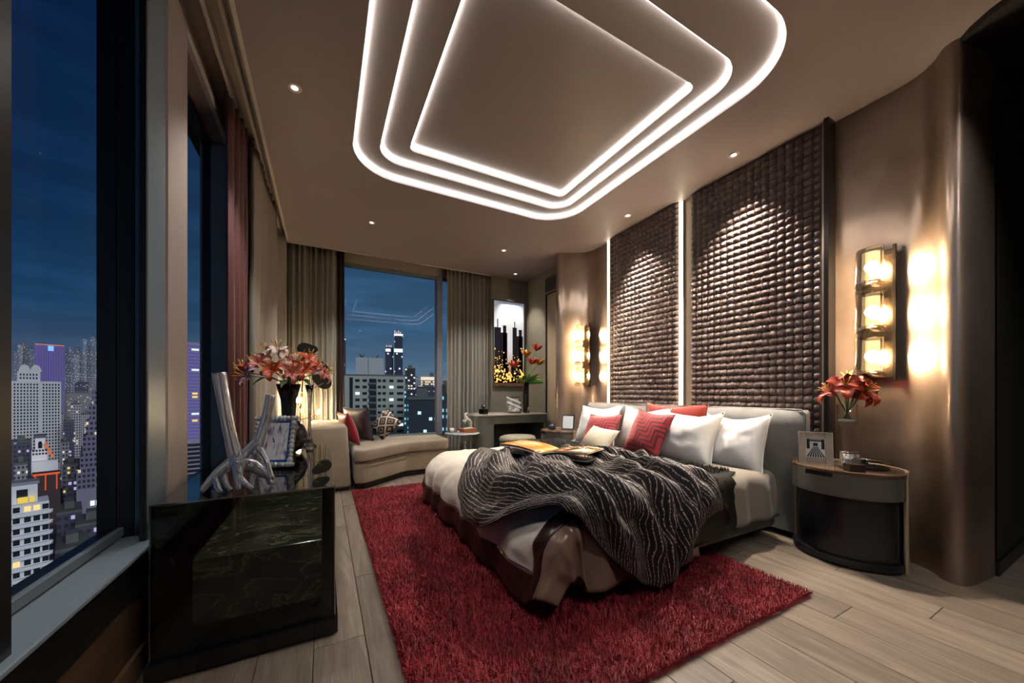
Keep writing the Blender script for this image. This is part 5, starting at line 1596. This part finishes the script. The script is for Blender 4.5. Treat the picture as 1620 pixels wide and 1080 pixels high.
MB().box((26 - 40) * u, (44 - 40) * u, 1.42, 1.52, top + 1.6, top + 3.9).build('window', M_WIN, t)
for px in (28, 36, 47): MB().box((px - 40) * u, (px - 40) * u + 1.4, .3, .5, top + .2, top + 1.9).build('terrace_lamp', emission('terrace_glow', (1.0, .72, .12), .9), t)

# --- grey tower with arched crown
D = 330.0; u = D / F_PX
t = building('arched_crown_tower', 'tall pale grey tower with an arched crown and hundreds of small windows', 58, D)
M_PGREY = mat('pale_grey_concrete', (.50, .50, .50), .8)
x0, x1, xm = (14 - 58) * u, (98 - 58) * u, (66 - 58) * u
h1 = zz(603, D) - GROUND; h2 = zz(588, D) - GROUND
MB().box(x0, x1, 0, 30, 0, h1).build('wall', M_PGREY, t)
MB().box((28 - 58) * u, (64 - 58) * u, 3, 24, h1, h2).build('upper_block', M_PGREY, t)
cw = MB()
for (a, b) in ((30, 48), (48, 66)):
    xc, rr_ = ((a + b) / 2 - 58) * u, (b - a) / 2 * u
    pts = [(xc + rr_ * math.cos(PI * k / 12), h2 + rr_ * 1.25 * math.sin(PI * k / 12)) for k in range(13)]
    npt = len(pts)
    cw.add([(x, 3, z) for x, z in pts] + [(x, 24, z) for x, z in pts], [tuple(range(npt)), tuple(range(2 * npt - 1, npt - 1, -1))] + [(i, npt + i, npt + i + 1, i + 1) for i in range(npt - 1)])
cw.build('arched_crown', M_PGREY, t)
pl = MB()
for px in (27, 46, 65, 96): pl.box((px - 58) * u - .5, (px - 58) * u + .5, -.9, 0, 0, h1)
pl.build('pilaster', M_PGREY, t)
wmb = MB()
for r in range(26):
    for c in range(15):
        px = 24 + c * 5.0
        if abs(px - 46) < 1.6 or abs(px - 65) < 1.6: continue
        z = h1 - 3 - r * 2.9
        wmb.box((px - 58) * u - .75, (px - 58) * u + .75, -.25, .02, z - .85, z + .85)
for r in range(2):
    for c in range(6): wmb.box((33 + c * 5 - 58) * u - .7, (33 + c * 5 - 58) * u + .7, 2.8, 3.02, h1 + 2 + r * 3.2, h1 + 3.8 + r * 3.2)
o = wmb.build('window_grid', M_WIN, t); o['kind'] = 'stuff'

# --- violet-lit tower behind it
D = 700.0; u = D / F_PX
t = building('violet_lit_tower', 'tower with violet vertical light stripes and a blue sign at its top', 79, D)
h = zz(546, D) - GROUND
MB().box((55 - 79) * u, (103 - 79) * u, 0, 30, 0, h).build('wall', mat('violet_grey_wall', (.16, .13, .24), .7), t)
sm = MB().box(-.9, .9, -.6, 0, 0, 84).mesh('light_stripe'); sm.materials.append(M_WINP)
for k in range(12): mesh_obj('light_stripe', sm, t, ((57 + k * 4 - 79) * u, 0, h - 87))
MB().box((76 - 79) * u, (85 - 79) * u, -1.2, -.6, h - 11, h - 1).build('roof_sign', emission('blue_sign', (.20, .45, 1.0), 1.4), t)
MB().box((56 - 79) * u, (102 - 79) * u, -.7, .0, h, h + 1.4).build('roof_light', emission('roof_red', (1.0, .30, .26), .8), t)

# --- dark stepped tower at the right of the first window
D = 210.0; u = D / F_PX
t = building('stepped_dark_tower', 'dark stepped tower with lit windows scattered over its sloping side', 158, D)
M_DST = citymat('dark_tower_facade', (.13, .125, .19), (1.0, .72, .36), .07, (2.6, 3.0), 1.0, (.008, .008, .016))
hb_ = zz(770, D) - GROUND
steps = [(122, 770), (127, 740), (131, 715), (136, 690), (141, 665), (146, 640), (151, 615), (156, 598)]
for i, (px, py) in enumerate(steps):
    z1 = zz(steps[i + 1][1], D) - GROUND if i + 1 < len(steps) else zz(575, D) - GROUND
    MB().box((px - 158) * u, (200 - 158) * u, i * 1.2, 26, zz(py, D) - GROUND, z1).build('tower_tier', M_DST, t)
MB().box((122 - 158) * u, (200 - 158) * u, -1, 30, 0, hb_).build('podium', mat('podium_violet_grey', (.20, .19, .24), .7), t)
for k in range(3):
    for j in range(2): MB().box((143 + k * 9 - 158) * u, (150 + k * 9 - 158) * u, -1.3, -1.0, hb_ - 10 - j * 4.2, hb_ - 7.2 - j * 4.2).build('shop_window', M_WINW, t)

# --- white church-like cluster
D = 240.0; u = D / F_PX
t = building('white_gabled_hall', 'floodlit white building with an arched dark window in front of the grey tower', 66, D)
M_FLOOD = mat('white_render', (.80, .79, .78), .7)
MB().box((50 - 66) * u, (75 - 66) * u, 0, 14, 0, zz(712, D) - GROUND).build('wall', M_FLOOD, t)
MB().box((50 - 66) * u, (92 - 66) * u, -6, 0, 0, zz(728, D) - GROUND).build('lower_wall', M_FLOOD, t)
MB().box((56 - 66) * u, (71 - 66) * u, 1, 12, zz(712, D) - GROUND, zz(692, D) - GROUND).build('tower_room', M_FLOOD, t)
z0 = zz(709, D) - GROUND
ap = [(x, z) for x, z in [(-1.4, 0), (1.4, 0)] + [(1.4 * math.cos(PI * k / 8), 3.2 + 1.6 * math.sin(PI * k / 8)) for k in range(9)]]
mb = MB(); mb.add([((63.5 - 66) * u + x, .95, z0 + z) for x, z in ap], [tuple(range(len(ap)))]); mb.build('arched_window', M_WIN, t)
MB().box((53 - 66) * u, (73 - 66) * u, .2, 13, zz(692, D) - GROUND, zz(688, D) - GROUND).build('roof', mat('dark_slate', (.10, .10, .11), .7), t)
mb = MB(); mb.tube([((71 - 66) * u, -2, zz(700, D) - GROUND), ((84 - 66) * u, -2, zz(724, D) - GROUND)], .9, 6); mb.build('orange_canopy', emission('orange_lit', (1.0, .22, .05), .7), t)
wme = MB().box(-.7, .7, -.1, .05, 0, 1.2).mesh('window'); wme.materials.append(M_WIN)
for r in range(2):
    for c in range(5): mesh_obj('window', wme, t, ((53 + c * 5 - 66) * u, 0, zz(716, D) - GROUND - 2.2 * r + 1))

D = 205.0; u = D / F_PX
t = building('red_lit_market', 'dark low block edged with red and orange lights', 74, D)
MB().box((50 - 74) * u, (96 - 74) * u, 0, 14, 0, zz(750, D) - GROUND).build('wall', mat('dark_brown_wall', (.05, .03, .03), .8), t)
for px in (55, 71, 89): MB().box((px - 74) * u, (px + 2 - 74) * u, -.3, 0, zz(775, D) - GROUND, zz(750, D) - GROUND).build('red_light_column', emission('red_lights', (1.0, .14, .05), .8), t)
MB().box((52 - 74) * u, (95 - 74) * u, -.4, 0, zz(751, D) - GROUND, zz(748, D) - GROUND).build('red_light_row', MATS['red_lights'], t)

# --- violet tower seen through the second window
D = 120.0; u = D / F_PX
t = building('violet_office_tower', 'narrow tower glowing violet floor by floor beyond the second window', 300, D)
hh = zz(541, D) - GROUND
MB().box((270 - 300) * u, (322 - 300) * u, 0, 12, 0, hh).build('wall', mat('tower_grey_mauve', (.26, .24, .30), .7), t)
bm_ = MB().box((284 - 300) * u, (320 - 300) * u, -.15, .05, 0, .62).mesh('lit_floor'); bm_.materials.append(emission('violet_floor', (.20, .17, .66), .60))
bw_ = MB().box((303 - 300) * u, (315 - 300) * u, -.22, .05, 0, .62).mesh('lit_window'); bw_.materials.append(M_WINW)
by_ = MB().box((304 - 300) * u, (313 - 300) * u, -.22, .05, 0, .62).mesh('lit_window'); by_.materials.append(M_WINL)
bd_ = MB().box((296 - 300) * u, (320 - 300) * u, -.15, .05, 0, .9).mesh('dark_window_row'); bd_.materials.append(M_WIN)
for k in range(28):
    mesh_obj('lit_floor', bm_, t, (0, 0, hh - 1.6 - k * 1.14))
    if k in (1, 7, 20): mesh_obj('lit_window', bw_, t, (0, 0, hh - 1.6 - k * 1.14))
    if k in (14, 15, 22): mesh_obj('lit_window', by_, t, (0, 0, hh - 1.6 - k * 1.14))
for k in range(14): mesh_obj('dark_window_row', bd_, t, (0, 0, hh - 35 - k * 1.45))

# --- cream apartment block behind the back window
D = 170.0; u = D / F_PX
t = building('cream_apartment_block', 'cream apartment block with dark square windows filling the back window', 595, D)
h = zz(594, D) - GROUND
MB().box((546 - 595) * u, (641 - 595) * u, 0, 14, 0, h).build('wall', mat('cream_grey_render', (.30, .33, .28), .8), t)
MB().box((545 - 595) * u, (642 - 595) * u, -.3, 14.3, h, h + .5).build('parapet', mat('parapet_dark', (.10, .11, .10), .8), t)
wms = {}
for w in (2.0, 1.5, 3.0):
    for key, m_ in (('d', M_WIN), ('w', M_WINW), ('y', M_WINL)):
        me = MB().box(-w / 2, w / 2, -.12, .05, 0, 1.25).mesh('window'); me.materials.append(m_); wms[(w, key)] = me
litset = {(1, 4): 'w', (3, 4): 'w', (7, 5): 'w', (1, 6): 'w', (2, 0): 'w', (5, 3): 'y', (6, 4): 'w', (9, 6): 'y'}
for r in range(14):
    z = h - 3.0 - r * 3.03
    for c, (px, w) in enumerate(((566, 2.0), (577.3, 2.0), (600.4, 1.5), (608, 1.5), (619.6, 2.0), (634, 3.0))):
        key = litset.get((r, c), 'd')
        mesh_obj('window', wms[(w, key)], t, ((px - 595) * u, 0, z))
    MB().box((584.5 - 595) * u, (595.5 - 595) * u, -.25, .05, z - .4, z + 1.5).build('balcony_recess', M_WIN, t)
    MB().box((584 - 595) * u, (596 - 595) * u, -.8, -.1, z - 1.2, z - .35).build('balcony', MATS['parapet_dark'], t)
MB().box((554 - 595) * u, (559 - 595) * u, -.1, .05, 0, h - 1).build('glass_strip', M_WIN, t)
MB().box((563 - 595) * u, (582 - 595) * u, 3, 10, h + .5, zz(565, D) - GROUND).box((583 - 595) * u, (607 - 595) * u, 3, 10, h + .5, zz(565, D) - GROUND).build('rooftop_tank', mat('tank_grey', (.34, .36, .36), .6), t)
for px, s in ((570, 1), (575, -1), (598, -1)):
    mb = MB(); mb.lathe([(.1, 0), (.8, .16), (1.5, .55), (1.45, .6), (.7, .25), (.001, .08)], 14).xf(Matrix.Rotation(.9 * s, 4, 'Y'))
    mb.build('satellite_dish', MATS['parapet_dark'], t, ((px - 595) * u, 5, zz(565, D) - GROUND + .6))

D = 600.0; u = D / F_PX
M_TWIN = citymat('twin_tower_facade', (.018, .030, .06), (.9, .95, 1.0), .10, (4.5, 5.0), 1.0)
t = building('crowned_tower', 'tallest distant tower with a bright white crown beyond the cream block', 630, D)
MB().box((624 - 630) * u, (637 - 630) * u, 0, 14, 0, zz(531, D) - GROUND).build('wall', M_TWIN, t)
MB().box((623.5 - 630) * u, (637.5 - 630) * u, -.5, 14.5, zz(531, D) - GROUND, zz(528, D) - GROUND).build('crown', M_WINW, t)
for px in (624, 627, 630, 633): MB().box((px - 630) * u, (px + 1.2 - 630) * u, 4, 6, zz(528, D) - GROUND, zz(522 + px % 2 * 2, D) - GROUND).build('crown_light', emission('crown_pink', (1.0, .55, .62), 1.1), t)
MB().box((623.5 - 630) * u, (637 - 630) * u, -.8, 0, zz(557, D) - GROUND, zz(551.5, D) - GROUND).build('light_band', M_WINW, t)
t = building('shorter_crowned_tower', 'shorter distant tower with a bright band, left of the tallest tower', 616, D)
MB().box((609.5 - 616) * u, (622 - 616) * u, 0, 12, 0, zz(549, D) - GROUND).build('wall', M_TWIN, t)
MB().box((610 - 616) * u, (618 - 616) * u, -.8, 0, zz(556, D) - GROUND, zz(551.5, D) - GROUND).build('light_band', M_WINW, t)
for px in (611, 615, 618): MB().box((px - 616) * u, (px + 1.2 - 616) * u, 3, 5, zz(549, D) - GROUND, zz(545.5, D) - GROUND).build('crown_light', MATS['crown_pink'], t)

def plain_tower(label, px0, px1, py, D, facade, depth=16, name='city_tower', group=None, cap=None):
    u = D / F_PX; c = (px0 + px1) / 2
    t = building(name, label, c, D, 0, group)
    h = zz(py, D) - GROUND
    MB().box((px0 - c) * u, (px1 - c) * u, 0, depth, 0, h).build('wall', facade, t)
    MB().box((px0 - c) * u * 1.02, (px1 - c) * u * 1.02, -.4, depth + .4, h, h + 1.2).build('parapet', cap or MATS['parapet_dark'], t)
    MB().box((px0 - c) * u * .4, (px1 - c) * u * .4, depth * .3, depth * .7, h + 1.2, h + 4.5).build('roof_house', MATS['parapet_dark'], t)
    return t
M_SPECK = citymat('speckled_lights', (.03, .035, .05), (1.0, .93, .80), .38, (3.2, 3.2), 1.1)
M_TEAL = citymat('teal_dark_facade', (.012, .028, .036), (.75, .95, 1.0), .13, (2.2, 2.4), 1.0)
M_TEALB = citymat('blue_lit_facade', (.01, .04, .06), (.40, .80, 1.0), .45, (2.4, 2.6), .8)
plain_tower('tower speckled with tiny lights right of the cream block', 641, 657, 583, 420, M_SPECK)
plain_tower('dark teal block with scattered lit windows at the right of the back window', 646, 690, 632, 140, M_TEAL)
plain_tower('narrow blue-lit block between the cream block and the teal block', 638, 649, 618, 210, M_TEALB)
plain_tower('blue-lit tower seen through the narrow right pane of the back window', 696, 712, 618, 150, M_TEALB)
plain_tower('dark tower with a white lit top at the left edge of the back window', 536, 547, 537, 520, M_TWIN, cap=M_WINW)
D = 900.0
glow = building('floodlit_stand', 'warm floodlit low building glowing on the horizon in the back window', 672, D)
MB().box(-14, 30, 0, 12, 0, zz(601, D) - GROUND).build('wall', citymat('floodlit_facade', (.5, .42, .34), (1.0, .80, .52), .8, (5, 6), 1.4), glow)
MB().box(-10, 24, -1, 13, zz(601, D) - GROUND, zz(596, D) - GROUND).build('lit_roof', emission('floodlight_warm', (1.0, .82, .60), 1.0), glow)

# --- fillers: low city blocks and the far skyline, each a building of its own
facs = [citymat('filler_a', (.16, .15, .17), (1.0, .62, .26), .10, (3.0, 3.2), .9), citymat('filler_b', (.24, .235, .25), (1.0, .85, .6), .08, (2.6, 3.0), .9),
        citymat('filler_c', (.06, .055, .095), (.7, .6, 1.0), .10, (3.2, 3.4), .7), citymat('filler_d', (.34, .33, .34), (1.0, .8, .5), .06, (3.0, 3.1), .9)]
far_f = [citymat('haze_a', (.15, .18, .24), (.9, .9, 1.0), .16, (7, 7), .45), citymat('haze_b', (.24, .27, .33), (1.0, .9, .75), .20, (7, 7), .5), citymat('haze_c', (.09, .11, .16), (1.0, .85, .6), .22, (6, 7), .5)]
rc = random.Random(4)
low = [(100, 117, 668, 330), (112, 128, 640, 420), (96, 110, 700, 290), (86, 100, 655, 480), (104, 150, 622, 760), (118, 140, 604, 900), (140, 175, 612, 820), (92, 106, 618, 880), (128, 146, 655, 520), (100, 124, 735, 250), (20, 34, 655, 620),
       (18, 50, 700, 270), (22, 44, 735, 215), (90, 130, 812, 165), (120, 172, 830, 150), (88, 140, 870, 128), (135, 190, 900, 118), (96, 150, 930, 105), (108, 122, 760, 215), (150, 175, 590, 1000), (560, 640, 640, 400), (655, 700, 612, 700), (300, 330, 600, 900)]
ORD = ['first', 'second', 'third', 'fourth', 'fifth', 'sixth', 'seventh', 'eighth', 'ninth', 'tenth', 'eleventh', 'twelfth', 'thirteenth', 'fourteenth', 'fifteenth', 'sixteenth', 'seventeenth', 'eighteenth']
low.sort(key=lambda k: k[0] + k[1])
cnt = {}
for i, (a, b, py, D) in enumerate(low):
    dark = py > 800
    win = 'first left window' if a < 260 else ('second left window' if a < 500 else 'back window')
    kind_ = 'dark violet low-roofed block' if dark else 'small distant city block'
    cnt[(kind_, win)] = cnt.get((kind_, win), 0) + 1
    plain_tower('%s, %s from the left seen in the %s' % (kind_, ORD[cnt[(kind_, win)] - 1], win), a, b, py, D, facs[2] if dark else facs[i % 4], 14 + D * .03, 'city_block', 'dark low blocks' if dark else 'distant city blocks')
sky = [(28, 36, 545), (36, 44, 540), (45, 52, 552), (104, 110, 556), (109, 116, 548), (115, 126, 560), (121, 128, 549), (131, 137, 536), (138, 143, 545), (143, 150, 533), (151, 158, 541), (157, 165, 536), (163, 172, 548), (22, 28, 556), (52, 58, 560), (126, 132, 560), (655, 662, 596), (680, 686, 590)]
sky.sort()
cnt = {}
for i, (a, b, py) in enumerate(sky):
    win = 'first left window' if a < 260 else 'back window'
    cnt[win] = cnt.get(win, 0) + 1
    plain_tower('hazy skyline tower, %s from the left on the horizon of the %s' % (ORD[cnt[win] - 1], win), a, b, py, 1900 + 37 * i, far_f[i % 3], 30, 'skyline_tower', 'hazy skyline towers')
